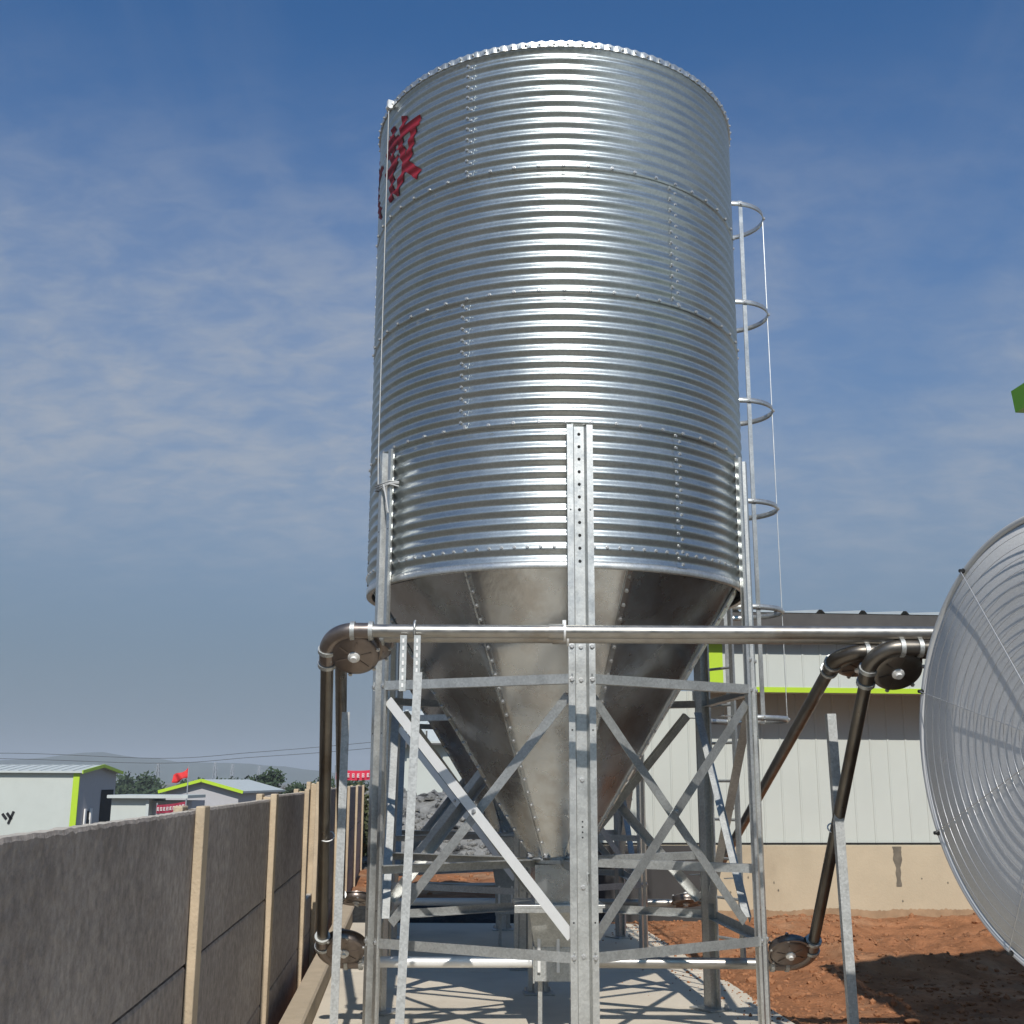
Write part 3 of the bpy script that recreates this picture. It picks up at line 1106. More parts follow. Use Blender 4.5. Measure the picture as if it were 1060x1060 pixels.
conveyor('feed tube loop nearest the camera, brown corner wheels turning down to the front silo', 6.30, 2.452, -1.01, 1.98, (-1.29, 8.38, 0.44), (2.05, 8.38, 0.44), (CX, CY, 0.44), -0.08, 3.4)
conveyor('feed tube loop behind the nearer one, its dark tubes slanting back to the second silo', 6.53, 2.452, -0.97, 1.86, (-1.74, 12.43, 0.44), (1.94, 12.43, 0.44), (CX - 0.31, CY + 4.05, 0.44), -0.08, 3.4)


# ------------------------------------------------------------------ support posts of the tubes
def strut(p0, p1, label, slot=None, w=0.045):
    root = thing('support_post', label, 'post', (p0[0], p0[1], 0), 'galvanized angle posts propping the feed tubes')
    m = MB()
    p0, p1 = Vector(p0), Vector(p1)
    t = 0.004
    m.prism([(-w / 2, 0), (w / 2, 0), (w / 2, w), (w / 2 - t, w), (w / 2 - t, t), (-w / 2, t)], p0, p1, (0, 1, 0), 0)
    m.build('shaft', MT['galv_post'], root)
    return root


pa = strut((-0.565, 6.17, 0.0), (-0.50, 6.20, 2.22), 'bright galvanized post in front of the left silo bay, clamped to the top tube')
m = MB()
for xo in (-0.075, 0.0):
    m.box((-0.515 + xo + 0.005, 6.235, 2.27), (0.036, 0.030, 0.30), 0)
    for k in range(7):
        m.box((-0.515 + xo + 0.005, 6.2185, 2.15 + 0.04 * k), (0.010, 0.004, 0.022), 1)
m.build('slotted_channel', [MT['galv_dull'], MT['letter']], pa)
m = MB()
m.tube([Vector((-0.53, 6.30 + 0.046 * math.cos(a), 2.462 + 0.046 * math.sin(a))) for a in [2 * PI * k / 16 for k in range(16)]], 0.007, 6, closed=True)
m.build('pipe_clamp', MT['bolt'], pa)
pt, pm = aty(358, 737, 7.4), aty(346, 1045, 7.4)
pb = strut(pt + (pm - pt) * (pt.z / (pt.z - pm.z)), pt, 'galvanized angle post at the left, tied to the descending brown tube', w=0.05)
m = MB()
m.tube([Vector((-1.150 + 0.046 * math.cos(a), 7.48 + 0.029 * math.sin(a), 1.31 + 0.030 * math.sin(a))) for a in [2 * PI * k / 16 for k in range(16)]], 0.004, 6, closed=True)
m.build('tie_wire', MT['white_metal'], pb)
pc_ = strut((2.02, 7.22, -0.12), (2.0, 7.27, 2.07), 'galvanized post standing in the red soil, holding the two slanting tubes', w=0.055)
m = MB()
for c_ in ((2.015, 7.40, 1.375),):
    m.tube([Vector(c_) + Vector((0.046 * math.cos(a), 0.029 * math.sin(a), 0.030 * math.sin(a))) for a in [2 * PI * k / 16 for k in range(16)]], 0.005, 6, closed=True)
m.build('tie_wire', MT['white_metal'], pc_)

# ------------------------------------------------------------------ barn at the right edge with the exhaust fan
wall_dir = SD
fan_c = Vector((2.150, 4.578, 1.803))
fan_yaw = R_(194.6)
fn = Vector((math.cos(fan_yaw), math.sin(fan_yaw), 0))
barn_end = Vector((3.60, 6.62, 0))


def barn_pt(a, b, z):
    """a metres towards the camera along the side wall, b metres to the right of it"""
    v = barn_end - SD * a + SN * b
    return Vector((v.x, v.y, z))


barn = thing('livestock_barn', 'white livestock barn at the right edge, only its green eave corner in view', 'barn', tuple(barn_end))
EV, RG, BW, BL = 4.06, 5.6, 9.0, 16.0
m = MB()
t = 0.0
vs = [barn_pt(0, 0, -0.3), barn_pt(0, BW, -0.3), barn_pt(0, BW, EV), barn_pt(0, BW / 2, RG - 0.02), barn_pt(0, 0, EV),
      barn_pt(BL, 0, -0.3), barn_pt(BL, BW, -0.3), barn_pt(BL, BW, EV), barn_pt(BL, BW / 2, RG - 0.02), barn_pt(BL, 0, EV)]
m.add(vs, [(0, 1, 2, 3, 4), (9, 8, 7, 6, 5), (0, 4, 9, 5), (1, 6, 7, 2)])
m.build('wall', MT['white_wall'], barn)
m = MB()
sl = (RG - EV) / (BW / 2)
for s in (0, 1):
    b0, b1 = (-0.30, BW / 2) if s == 0 else (BW + 0.30, BW / 2)
    z0 = EV - 0.30 * sl + 0.06
    q = [barn_pt(-0.25, b0, z0), barn_pt(-0.25, b1, RG + 0.06), barn_pt(BL + 0.2, b1, RG + 0.06), barn_pt(BL + 0.2, b0, z0)]
    m.add([p for p in q] + [p - Vector((0, 0, 0.05)) for p in q], [(0, 1, 2, 3), (7, 6, 5, 4), (0, 4, 5, 1), (1, 5, 6, 2), (2, 6, 7, 3), (3, 7, 4, 0)])
m.build('roof', MT['white_roof'], barn)
m = MB()
zz = EV - 0.30 * sl + 0.02
m.prism([(-0.07, 0.07), (-0.05, -0.07), (0.06, -0.07), (0.075, 0.07), (0.068, 0.07), (0.054, -0.062), (-0.044, -0.062), (-0.063, 0.07)], barn_pt(-0.27, -0.375, zz), barn_pt(BL, -0.375, zz))
m.add([barn_pt(-0.272, -0.445, zz + 0.07), barn_pt(-0.272, -0.425, zz - 0.07), barn_pt(-0.272, -0.315, zz - 0.07), barn_pt(-0.272, -0.30, zz + 0.07)], [(0, 1, 2, 3)])
m.build('gutter', MT['green_gutter'], barn)

fan = thing('exhaust_fan', 'large round grey exhaust fan cone with wire guard at the right edge', 'fan', (fan_c.x - fn.x * 0.75, fan_c.y - fn.y * 0.75, 0.9))
frot = Vector((0, 0, 1)).rotation_difference(fn).to_matrix() * (0.93 / 0.85)
FR = 0.85
FS = 0.93 / 0.85
m = MB()
m.lathe([(0.66, -0.80), (0.70, -0.55), (0.78, -0.22), (0.825, -0.02), (0.835, 0.0), (0.850, 0.004), (0.856, -0.004), (0.852, -0.02), (0.835, -0.06), (0.79, -0.26), (0.71, -0.56), (0.67, -0.80)], 128, 0, True, fan_c, frot)
m.build('cone', MT['fan_skin'], fan)
m = MB()
for k in range(15):
    r = 0.79 - 0.045 * k
    if r < 0.1:
        break
    pts = [fan_c + frot @ Vector((r * math.cos(a), r * math.sin(a), 0.013)) for a in [2 * PI * i / 96 for i in range(96)]]
    m.tube(pts, 0.0015, 5, closed=True)
gd = m.build('wire_guard', MT['wire'], fan)
m = MB()
m.lathe([(0.0, 0.006), (0.30, 0.005), (0.60, 0.003), (0.826, -0.004), (0.826, -0.008), (0.60, -0.002), (0.0, 0.001)], 96, 0, True, fan_c, frot)
m.build('mesh_screen', MT['screen'], fan)
m = MB()
eU = frot.transposed() @ Vector((0, 0, 1))
eL = frot.transposed() @ SD
for k in range(9):
    ph = R_(16.5 + 40 * k)
    dv = eL.normalized() * math.cos(ph) + eU.normalized() * math.sin(ph)
    a = math.atan2(dv.y, dv.x)
    p0 = fan_c + frot @ Vector((0.06 * math.cos(a), 0.06 * math.sin(a), 0.018))
    p1 = fan_c + frot @ Vector((0.835 * math.cos(a), 0.835 * math.sin(a), 0.018))
    m.tube([p0, p1], 0.0022, 6)
    p2 = fan_c + frot @ Vector((0.842 * math.cos(a), 0.842 * math.sin(a), 0.002))
    m.bolt(p2, fn, 0.009, 0.022, 1)
m.build('guard_spoke', [MT['wire'], MT['bolt_dark']], fan)
# fan housing, shutter and blades behind the cone
m = MB()
hc0 = fan_c - fn * 0.79
for s, (cc, ss) in enumerate((((0.72, 0), (0.06, 1.50)), ((-0.72, 0), (0.06, 1.50)), ((0, 0.72), (1.38, 0.06)), ((0, -0.72), (1.38, 0.06)))):
    p = hc0 + frot @ Vector((cc[0], cc[1], -0.14))
    m.box(p, (ss[0], ss[1], 0.34), 0, frot)
m.build('housing', MT['fan_skin'], fan)
m = MB()
for k in range(6):
    a = 2 * PI * k / 6
    u, v_ = Vector((math.cos(a), math.sin(a), 0)), Vector((-math.sin(a), math.cos(a), 0))
    q = []
    for r, w0, tw in ((0.10, 0.05, 0.5), (0.35, 0.10, 0.42), (0.62, 0.13, 0.32)):
        for s in (-1, 1):
            q.append(fan_c + frot @ (u * r + v_ * (w0 * s * math.cos(tw)) + Vector((0, 0, -0.72 + w0 * s * math.sin(tw)))))
    m.add(q, [(0, 1, 3, 2), (2, 3, 5, 4)], 0, True)
m.lathe([(0.0, -0.66), (0.09, -0.67), (0.10, -0.75), (0.0, -0.76)], 24, 0, True, fan_c, frot)
m.build('blades', MT['fan_dark'], fan)

# ------------------------------------------------------------------ white barn across the yard (behind)
def wall_y(x):
    return 15.45 + 0.086 * (x - 2.5)


def wp(x, out, z):
    return Vector((x, wall_y(x), z)) + Vector((0.086, -1, 0)).normalized() * out


XL, XR = 0.75, 16.0
yard = thing('white_barn', 'white sheet barn with lime green trim and tan plinth, behind the silo at right', 'barn', (6, wall_y(6), 0))


def ribbed(mb, x0, x1, z0, z1, out, pitch=0.24, rib=0.008, mi=0):
    xs = [x0]
    x = x0 + pitch * 0.5
    while x < x1 - 0.03:
        xs += [x - 0.016, x - 0.008, x + 0.008, x + 0.016]
        x += pitch
    xs.append(x1)
    vs = []
    for i, xx in enumerate(xs):
        k = (i - 1) % 4 if 0 < i < len(xs) - 1 else 0
        oo = out + (rib if k in (1, 2) and 0 < i < len(xs) - 1 else 0)
        vs += [wp(xx, oo, z0), wp(xx, oo, z1)]
    mb.add(vs, [(2 * i, 2 * i + 2, 2 * i + 3, 2 * i + 1) for i in range(len(xs) - 1)], mi)


FZ0, FZ1 = 2.80, 3.46
FO = 0.60
m = MB()
ribbed(m, XL, XR, 0.87, 2.83, 0.0, 0.245)
m.add([wp(XL, 0, 0.87), wp(XL, 0, 2.83), wp(XL, -6, 2.83), wp(XL, -6, 0.87)], [(0, 1, 2, 3)])
m.build('wall', MT['white_wall'], yard)
m = MB()
ribbed(m, 2.67, XR, FZ0 + 0.03, FZ1 + 0.1, FO, 0.235)
m.add([wp(2.48, FO, FZ0), wp(2.48, FO, FZ1 + 0.1), wp(2.48, -0.02, FZ1 + 0.1), wp(2.48, -0.02, FZ0)], [(0, 1, 2, 3)])
m.add([wp(2.48, FO, FZ0 + 0.002), wp(XR, FO, FZ0 + 0.002), wp(XR, -0.02, FZ0 + 0.002), wp(2.48, -0.02, FZ0 + 0.002)], [(0, 1, 2, 3)])
m.build('canopy', MT['white_wall'], yard)
m = MB()
for (x0, x1, z0, z1) in ((2.48, XR, FZ0 - 0.02, FZ0 + 0.045), (2.475, 2.67, FZ0 + 0.045, FZ1 + 0.08)):
    a = [wp(x0, FO + 0.012, z0), wp(x1, FO + 0.012, z0), wp(x1, FO + 0.012, z1), wp(x0, FO + 0.012, z1)]
    b = [wp(x0, FO - 0.01, z0), wp(x1, FO - 0.01, z0), wp(x1, FO - 0.01, z1), wp(x0, FO - 0.01, z1)]
    m.add(a + b, [(0, 1, 2, 3), (0, 4, 5, 1), (2, 6, 7, 3), (3, 7, 4, 0), (1, 5, 6, 2)])
m.build('trim', MT['lime'], yard)
m = MB()
# corrugated roof sheet: ribs point at the camera along the eave
x, xs = 2.3, []
vs = []
while x < XR + 0.3:
    for dx, dz in ((0, 0), (0.42, 0.0), (0.46, 0.045), (0.50, 0.045), (0.54, 0.0)):
        vs += [wp(x + dx, FO + 0.28, 3.775 + dz), wp(x + dx, -5.5, 4.6 + dz)]
    x += 0.56
m.add(vs, [(2 * i, 2 * i + 2, 2 * i + 3, 2 * i + 1) for i in range(len(vs) // 2 - 1)], 0)
m.build('roof', MT['white_roof'], yard)
m = MB()
a = [wp(2.4, FO + 0.24, 3.49), wp(XR, FO + 0.24, 3.49), wp(XR, FO + 0.27, 3.765), wp(2.4, FO + 0.27, 3.765)]
b = [wp(2.4, FO, 3.50), wp(XR, FO, 3.50), wp(XR, FO, 3.765), wp(2.4, FO, 3.765)]
m.add(a + b, [(0, 1, 2, 3), (0, 4, 5, 1), (3, 7, 4, 0), (2, 6, 7, 3)])
m.build('eave_board', MT['dark_trim'], yard)
m = MB()
m.add([wp(XL, 0.10, -0.5), wp(XR, 0.10, -0.5), wp(XR, 0.10, 0.85), wp(XL, 0.10, 0.85), wp(XR, -0.02, 0.865), wp(XL, -0.02, 0.865), wp(XL, -3, -0.5), wp(XL, -3, 0.85)],
      [(0, 1, 2, 3), (3, 2, 4, 5), (0, 3, 7, 6)])
m.build('plinth', MT['plinth'], yard)
m = MB()
m.add([wp(XL, 0.03, 0.865), wp(XR, 0.03, 0.865), wp(XR, 0.03, 0.89), wp(XL, 0.03, 0.89)], [(0, 1, 2, 3)])
m.add([wp(XL, 0.103, -0.3), wp(2.42, 0.103, -0.3), wp(2.42, 0.103, 0.86), wp(XL, 0.103, 0.86)], [(0, 1, 2, 3)], 1)  # left stretch of the plinth face in a flat darker colour
m.build('flashing', [MT['gap_black'], MT['plinth_dark']], yard)
# damp streak and pits on the plinth
m = MB()
sx = aty(927, 873, wall_y(5.1) - 0.1).x
rows = 36
vs = []
for k in range(rows + 1):
    z = 0.845 - 0.50 * k / rows
    w = max(0.004, 0.062 * (1 - 0.62 * k / rows) + 0.03 * noise.noise(Vector((k * 0.13, 2, 0))) + 0.008 * noise.noise(Vector((k * 0.9, 5, 0))))
    sh = 0.03 * noise.noise(Vector((k * 0.09, 7, 0)))
    vs += [wp(sx - w + sh, 0.1025, z), wp(sx + w + sh, 0.1025, z)]
m.add(vs, [(2 * k, 2 * k + 1, 2 * k + 3, 2 * k + 2) for k in range(rows)])
for k in range(26):
    xx, zz, r = sx + random.uniform(-3.5, 3.0), random.uniform(0.15, 0.8), random.uniform(0.006, 0.016)
    m.add([wp(xx + r * math.cos(q) * random.uniform(0.6, 1.3), 0.1025, zz + r * 1.4 * math.sin(q)) for q in [PI / 3 * j for j in range(6)]], [tuple(range(6))])
m.build('damp_streak', MT['stain'], yard)
m = MB()
vs = []
for k in range(400):
    x = 2.45 + (9.0 - 2.45) * k / 399
    h = 0.06 + 0.03 * noise.fractal(Vector((x * 1.3, 0, 3)), 0.8, 2.1, 5) + 0.035 * abs(noise.noise(Vector((x * 17, 0, 8))))
    vs += [wp(x, 0.1022, -0.3), wp(x, 0.1022, h)]
m.add(vs, [(2 * k, 2 * k + 2, 2 * k + 3, 2 * k + 1) for k in range(399)])
m.build('mud_splash', MT['mud'], yard)

# ------------------------------------------------------------------ soil clods, rubble heap, yard litter
def rock(mb, c, r, mi=0, seed=0):
    rr = random.Random(seed)
    bmx = bmesh.new()
    bmesh.ops.create_icosphere(bmx, subdivisions=1, radius=1)
    sc = Vector((rr.uniform(0.7, 1.4), rr.uniform(0.7, 1.3), rr.uniform(0.5, 0.9))) * r
    ro = rotz(rr.uniform(0, 6))
    vs = [ro @ Vector((v.co.x * sc.x, v.co.y * sc.y, v.co.z * sc.z)) * rr.uniform(0.75, 1.15) + Vector(c) for v in bmx.verts]
    fs = [tuple(v.index for v in f.verts) for f in bmx.faces]
    bmx.free()
    mb.add(vs, fs, mi)


m = MB()
k = 0
while k < 4200:
    y = random.uniform(7.5, 15.3)
    x = pad_right(y) + abs(random.gauss(0, 2.0)) + 0.02
    if x > 7.2:
        continue
    r = min(0.085, 0.006 + random.expovariate(1 / 0.0085))
    rock(m, (x, y, ground_h(x, y) + r * 0.1), r, 0, k)
    k += 1
for k in range(420):
    y = random.uniform(7.5, 14.3)
    x = pad_right(y) - random.expovariate(1 / 0.16)
    r = min(0.03, 0.004 + random.expovariate(1 / 0.005))
    rock(m, (x, y, r * 0.3), r, 0, k)
for k in range(260):
    y = random.uniform(PAD_FAR + 0.2, 24)
    x = random.uniform(-2.5, 1.0)
    r = min(0.10, 0.012 + random.expovariate(1 / 0.02))
    rock(m, (x, y, ground_h(x, y) + r * 0.2), r, 0, k)
tag(m.build('soil_clods', MT['clod']), 'reddish brown clods scattered over the dug soil', 'soil clods', kind='stuff')

# grey gravel heap beyond the silos
m = MB()
nx, ny = 90, 50
vs = []
for j in range(ny + 1):
    for i in range(nx + 1):
        x = -4.3 + 7.8 * i / nx
        y = 24 + 9 * j / ny
        e = sstep(0, 3.6, y - 24) * sstep(0, 3, 33 - y) * sstep(0, 0.9, x + 4.3) * sstep(0, 2.5, 3.5 - x)
        h = 1.50 * e + e * 0.30 * noise.fractal(Vector((x * 1.1, y * 1.1, 0)), 0.9, 2, 6)
        vs.append((x, y, h - 0.25))
m.add(vs, [(j * (nx + 1) + i, j * (nx + 1) + i + 1, (j + 1) * (nx + 1) + i + 1, (j + 1) * (nx + 1) + i) for j in range(ny) for i in range(nx)], 0, True)
for k in range(900):
    x, y = random.uniform(-4.2, 3), random.uniform(24.3, 29)
    e = sstep(0, 3.6, y - 24) * sstep(0, 0.9, x + 4.3) * sstep(0, 2.5, 3.5 - x)
    h = 1.50 * e + e * 0.30 * noise.fractal(Vector((x * 1.1, y * 1.1, 0)), 0.9, 2, 6) - 0.25
    rock(m, (x, y, h + 0.02), random.uniform(0.03, 0.13), 0, k)
tag(m.build('gravel_heap', MT['rubble']), 'heap of grey gravel and stones behind the silos, below the white shed', 'gravel heap')

# low crumpled black mound behind the pad
m = MB()
nx, ny = 80, 16
vs = []
for j in range(ny + 1):
    for i in range(nx + 1):
        x, y = -2.3 + 3.0 * i / nx, PAD_FAR + 0.05 + 1.1 * j / ny
        e = math.sin(PI * j / ny) ** 0.7 * sstep(0, 0.3, x + 2.3) * sstep(0, 0.35, 0.7 - x)
        vs.append((x, y, -0.10 + e * (0.24 + 0.09 * noise.fractal(Vector((x * 3, y * 3, 0)), 0.9, 2, 5))))
m.add(vs, [(j * (nx + 1) + i, j * (nx + 1) + i + 1, (j + 1) * (nx + 1) + i + 1, (j + 1) * (nx + 1) + i) for j in range(ny) for i in range(nx)], 0, False)
tag(m.build('black_mound', MT['mound_black']), 'crumpled black mound lying along the far edge of the concrete pad', 'netting')

m = MB()
m.box((0, 0, 0.13), (0.34, 0.30, 0.26), 0, rotz(0.5))
m.box((-0.06, -0.155, 0.14), (0.20, 0.02, 0.17), 1, rotz(0.5))
m.box((-0.05, 0.0, 0.29), (0.16, 0.12, 0.05), 0, rotz(0.3))
bx = m.build('carton', [MT['letter'], MT['gap_black']], origin=(-0.52, 20.6, ground_h(-0.52, 20.6)), bevel=0.006)
tag(bx, 'small open white box on the red soil behind the silo legs', 'box')
for i, (x, y, a, l) in enumerate(((-0.75, 19.6, 0.12, 2.6), (-0.35, 19.95, -0.10, 2.2), (0.25, 20.5, 0.45, 1.5), (-0.55, 20.25, 0.02, 2.4))):
    m = MB()
    z = ground_h(x, y) + 0.06
    m.box((x, y, z), (l, 0.22, 0.045), 0, rotz(a) @ Matrix.Rotation(R_(random.uniform(-2, 2)), 3, 'Y'))
    o = m.build('timber_plank', MT['wood'], origin=(x, y, z), bevel=0.004)
    tag(o, ['longest pale plank lying in front of the white box', 'pale plank lying askew just right of the white box', 'short plank angled away on the soil, rightmost',
            'pale plank lying flat beside the white box, behind the longest'][i], 'plank', 'planks lying on the soil behind the silos')


# ------------------------------------------------------------------ distant buildings
def gable_shed(name, label, x0, x1, y0, y1, zg, ze, zr, ridge='x', wallm='white_wall', frontm=None, trim=True, door=None, roofm='white_roof'):
    """box with a gable roof; ridge along x or along y"""
    root = thing(name, label, 'building', ((x0 + x1) / 2, (y0 + y1) / 2, zg))
    m = MB()
    if ridge == 'x':
        ym = (y0 + y1) / 2
        vs = [(x0, y0, zg), (x1, y0, zg), (x1, y0, ze), (x0, y0, ze), (x0, y1, zg), (x1, y1, zg), (x1, y1, ze), (x0, y1, ze), (x0, ym, zr), (x1, ym, zr)]
        m.add(vs, [(0, 1, 2, 3), (5, 4, 7, 6)], 0)
        m.add(vs, [(1, 5, 6, 9, 2), (4, 0, 3, 8, 7)], 1)
    else:
        xm = (x0 + x1) / 2
        vs = [(x0, y0, zg), (x1, y0, zg), (x1, y0, ze), (x0, y0, ze), (x0, y1, zg), (x1, y1, zg), (x1, y1, ze), (x0, y1, ze), (xm, y0, zr), (xm, y1, zr)]
        m.add(vs, [(0, 1, 2, 8, 3), (5, 4, 7, 9, 6)], 0)
        m.add(vs, [(1, 5, 6, 2), (4, 0, 3, 7)], 1)
    m.build('wall', [MT[wallm], MT[frontm or wallm]], root)
    m = MB()
    ov, t = 0.35, 0.12
    nseg = 40
    if ridge == 'x':
        sl = (zr - ze) / (ym - y0)
        for s in (0, 1):
            yb = y0 - ov if s == 0 else y1 + ov
            zb = ze - ov * sl
            q = [(x0 - ov, yb, zb), (x1 + ov, yb, zb), (x1 + ov, ym, zr), (x0 - ov, ym, zr)]
            m.add([(a, b, c + t) for a, b, c in q] + q, [(0, 1, 2, 3), (7, 6, 5, 4), (0, 4, 5, 1), (1, 5, 6, 2), (3, 7, 4, 0)])
            k = int((x1 - x0) / 0.7)
            for j in range(k):
                xx = x0 + (j + 0.5) * (x1 - x0) / k
                m.bar((xx, yb, zb + t + 0.02), (xx, ym, zr + t + 0.02), 0.10, 0.05)
    else:
        sl = (zr - ze) / (xm - x0)
        for s in (0, 1):
            xb = x0 - ov if s == 0 else x1 + ov
            zb = ze - ov * sl
            q = [(xb, y0 - ov, zb), (xm, y0 - ov, zr), (xm, y1 + ov, zr), (xb, y1 + ov, zb)]
            m.add([(a, b, c + t) for a, b, c in q] + q, [(0, 1, 2, 3), (7, 6, 5, 4), (0, 4, 5, 1), (2, 6, 7, 3), (3, 7, 4, 0)])
    m.build('roof', MT[roofm], root)
    if trim:
        m = MB()
        if ridge == 'x':
            xe = x1 + 0.02
            m.box((x1 - 0.12, y0 - 0.03, (zg + ze) / 2), (0.42, 0.1, ze - zg))
            m.bar((x1 + ov + 0.02, y0 - ov, ze - ov * sl + 0.06), (x1 + ov + 0.02, ym, zr + 0.06), 0.08, 0.22)
            m.bar((x1 + ov + 0.02, y1 + ov, ze - ov * sl + 0.06), (x1 + ov + 0.02, ym, zr + 0.06), 0.08, 0.22)
        else:
            m.bar((x0 - ov, y0 - ov - 0.03, ze - ov * sl + 0.06), (xm, y0 - ov - 0.03, zr + 0.06), 0.08, 0.18)
            m.bar((x1 + ov, y0 - ov - 0.03, ze - ov * sl + 0.06), (xm, y0 - ov - 0.03, zr + 0.06), 0.08, 0.18)
        m.build('trim', MT['lime'], root)
    if door:
        for (fx, a, b, z0, z1), nm in zip(door, ('doorway', 'window_opening')):
            m = MB()
            m.add([(fx, a, z0), (fx, b, z0), (fx, b, z1), (fx, a, z1)], [(0, 1, 2, 3)])
            m.build(nm, MT['gap_black'], root)
    return root


shA = gable_shed('white_shed', 'long white shed with pale ribbed roof and lime corner trim, farthest left', -46.0, -29.3, 80.0, 87.6, -3.2, 2.13, 2.55, 'x', 'white_wall', 'grey_wall', True,
                 [(-29.27, 84.6, 87.2, -3.0, 0.95), (-29.27, 81.7, 82.5, -1.6, -0.45)])
m = MB()
for (y0, y1, z0, z1) in ((81.4, 81.7, -2.2, -0.3), (82.5, 82.8, -2.2, -0.3)):
    m.box((-29.2, (y0 + y1) / 2, (z0 + z1) / 2), (0.1, y1 - y0, z1 - z0))
m.build('window_frame', MT['letter'], shA)
m = MB()
for a, b in (((-33.9, -0.55), (-33.55, -0.95)), ((-33.45, -0.45), (-33.75, -1.25)), ((-34.2, -0.6), (-33.9, -0.95))):
    m.bar((a[0], 79.96, a[1]), (b[0], 79.96, b[1]), 0.05, 0.16, (0, 0, 1))
m.build('wall_mark', MT['gap_black'], shA)

shB = thing('site_cabin', 'low white flat roofed cabin between the far shed and the dark red banner', 'cabin', (-19.9, 63, -3))
m = MB()
m.box((-19.9, 63.5, -1.15), (1.95, 3.0, 3.7), 0)
m.box((-17.9, 64.0, -1.2), (2.1, 2.6, 3.55), 1)
m.build('wall', [MT['white_wall'], MT['grey_wall']], shB)
m = MB()
m.box((-18.9, 63.4, 0.80), (4.2, 3.6, 0.16), 0)
m.box((-18.97, 61.96, -1.0), (0.16, 0.08, 3.4), 0)
m.build('roof', MT['white_roof'], shB)

shC = gable_shed('grey_shed', 'grey walled shed with a pale gable roof and lime edge, beside the red flag', -20.4, -16.1, 70.0, 82.0, -3.2, 1.0, 1.58, 'y', 'grey_wall', 'grey_wall', True)
# low block in front of it
shE = gable_shed('pale_house', 'pale house with ribbed roof behind the gravel heap, seen between left leg and hopper', -3.75, 2.0, 35.0, 41.0, -0.6, 2.80, 3.75, 'x', 'white_wall', 'white_wall', False)
m = MB()
for x in (-3.1, -2.5):
    m.box((x, 34.62, 2.85), (0.05, 0.05, 0.5))
m.box((-2.8, 34.62, 2.72), (1.6, 0.06, 0.05))
m.build('gutter', MT['dark_trim'], shE)


# banners and flag
def banner(label, p0, p1, h, y, matn, poles_to, n):
    root = thing('banner', label, 'banner', (p0[0], y, poles_to))
    m = MB()
    k = 12
    vs = []
    for i in range(k + 1):
        t = i / k
        x = p0[0] + (p1[0] - p0[0]) * t
        zt = p0[1] + (p1[1] - p0[1]) * t - 0.04 * math.sin(PI * t)
        dy = 0.04 * math.sin(t * 14)
        vs += [(x, y + dy, zt), (x, y + dy, zt - h), (x, y + dy + 0.01, zt), (x, y + dy + 0.01, zt - h)]
    fs = []
    for i in range(k):
        a = 4 * i
        fs += [(a + 1, a + 5, a + 4, a), (a + 2, a + 6, a + 7, a + 3), (a, a + 4, a + 6, a + 2), (a + 3, a + 7, a + 5, a + 1)]
    m.add(vs, fs)
    m.build('cloth', MT[matn], root)
    m = MB()
    for i in range(n):
        t = (i + 0.6) / (n + 0.2)
        x = p0[0] + (p1[0] - p0[0]) * t
        zt = p0[1] + (p1[1] - p0[1]) * t - 0.04 * math.sin(PI * t) - h * 0.5
        s = h * 0.17
        for (dx, dz, w, hh) in ((0, s, 1.6, .32), (0, 0, 1.4, .32), (0, -s, 1.7, .32), (-s * .6, 0, .3, 1.9), (s * (0.5 if i % 2 else 0.0), 0, .3, 2.0)):
            m.box((x + dx, y - 0.055 - 0.002 * (i % 3), zt + dz), (s * w * 0.9, 0.012, s * hh))
    m.build('lettering', MT['letter'], root)
    m = MB()
    for p in (p0, p1):
        m.tube([(p[0], y + 0.06, poles_to), (p[0], y + 0.06, p[1] + 0.1)], 0.04, 8)
    m.build('pole', MT['pylon'], root)


banner('dark red banner on poles in front of the grey shed at far left', (-17.9, 0.42), (-16.45, 0.60), 0.42, 60.0, 'banner_dark', -3.0, 9)
banner('bright red banner with white lettering, behind the brown tube and left silo leg', (-4.45, 1.93), (-3.3, 1.95), 0.24, 30.0, 'banner', -1.5, 9)

fl = thing('red_flag', 'red flag flying from a thin pole above the grey shed', 'flag', (-18.05, 66, -3))
m = MB()
m.tube([(-18.05, 66, -3), (-18.05, 66, 2.45)], 0.035, 8)
m.build('pole', MT['pylon'], fl)
m = MB()
vs = []
n = 14
for i in range(n + 1):
    t = i / n
    x = -18.07 - 0.85 * t
    top = 2.38 - 0.55 * t - 0.10 * math.sin(t * 5)
    bot = 1.75 - 0.28 * t + 0.06 * math.sin(t * 7)
    for k in range(5):
        vs.append((x, 66 + 0.14 * math.sin(t * 8 + k * 0.6), top + (bot - top) * k / 4))
fs = [(i * 5 + k, i * 5 + 5 + k, i * 5 + 6 + k, i * 5 + 1 + k) for i in range(n) for k in range(4)]
m.add(vs, fs, 0, True)
ob = m.build('cloth', MT['flag'], fl)
ob.modifiers.new('thick', 'SOLIDIFY').thickness = 0.01


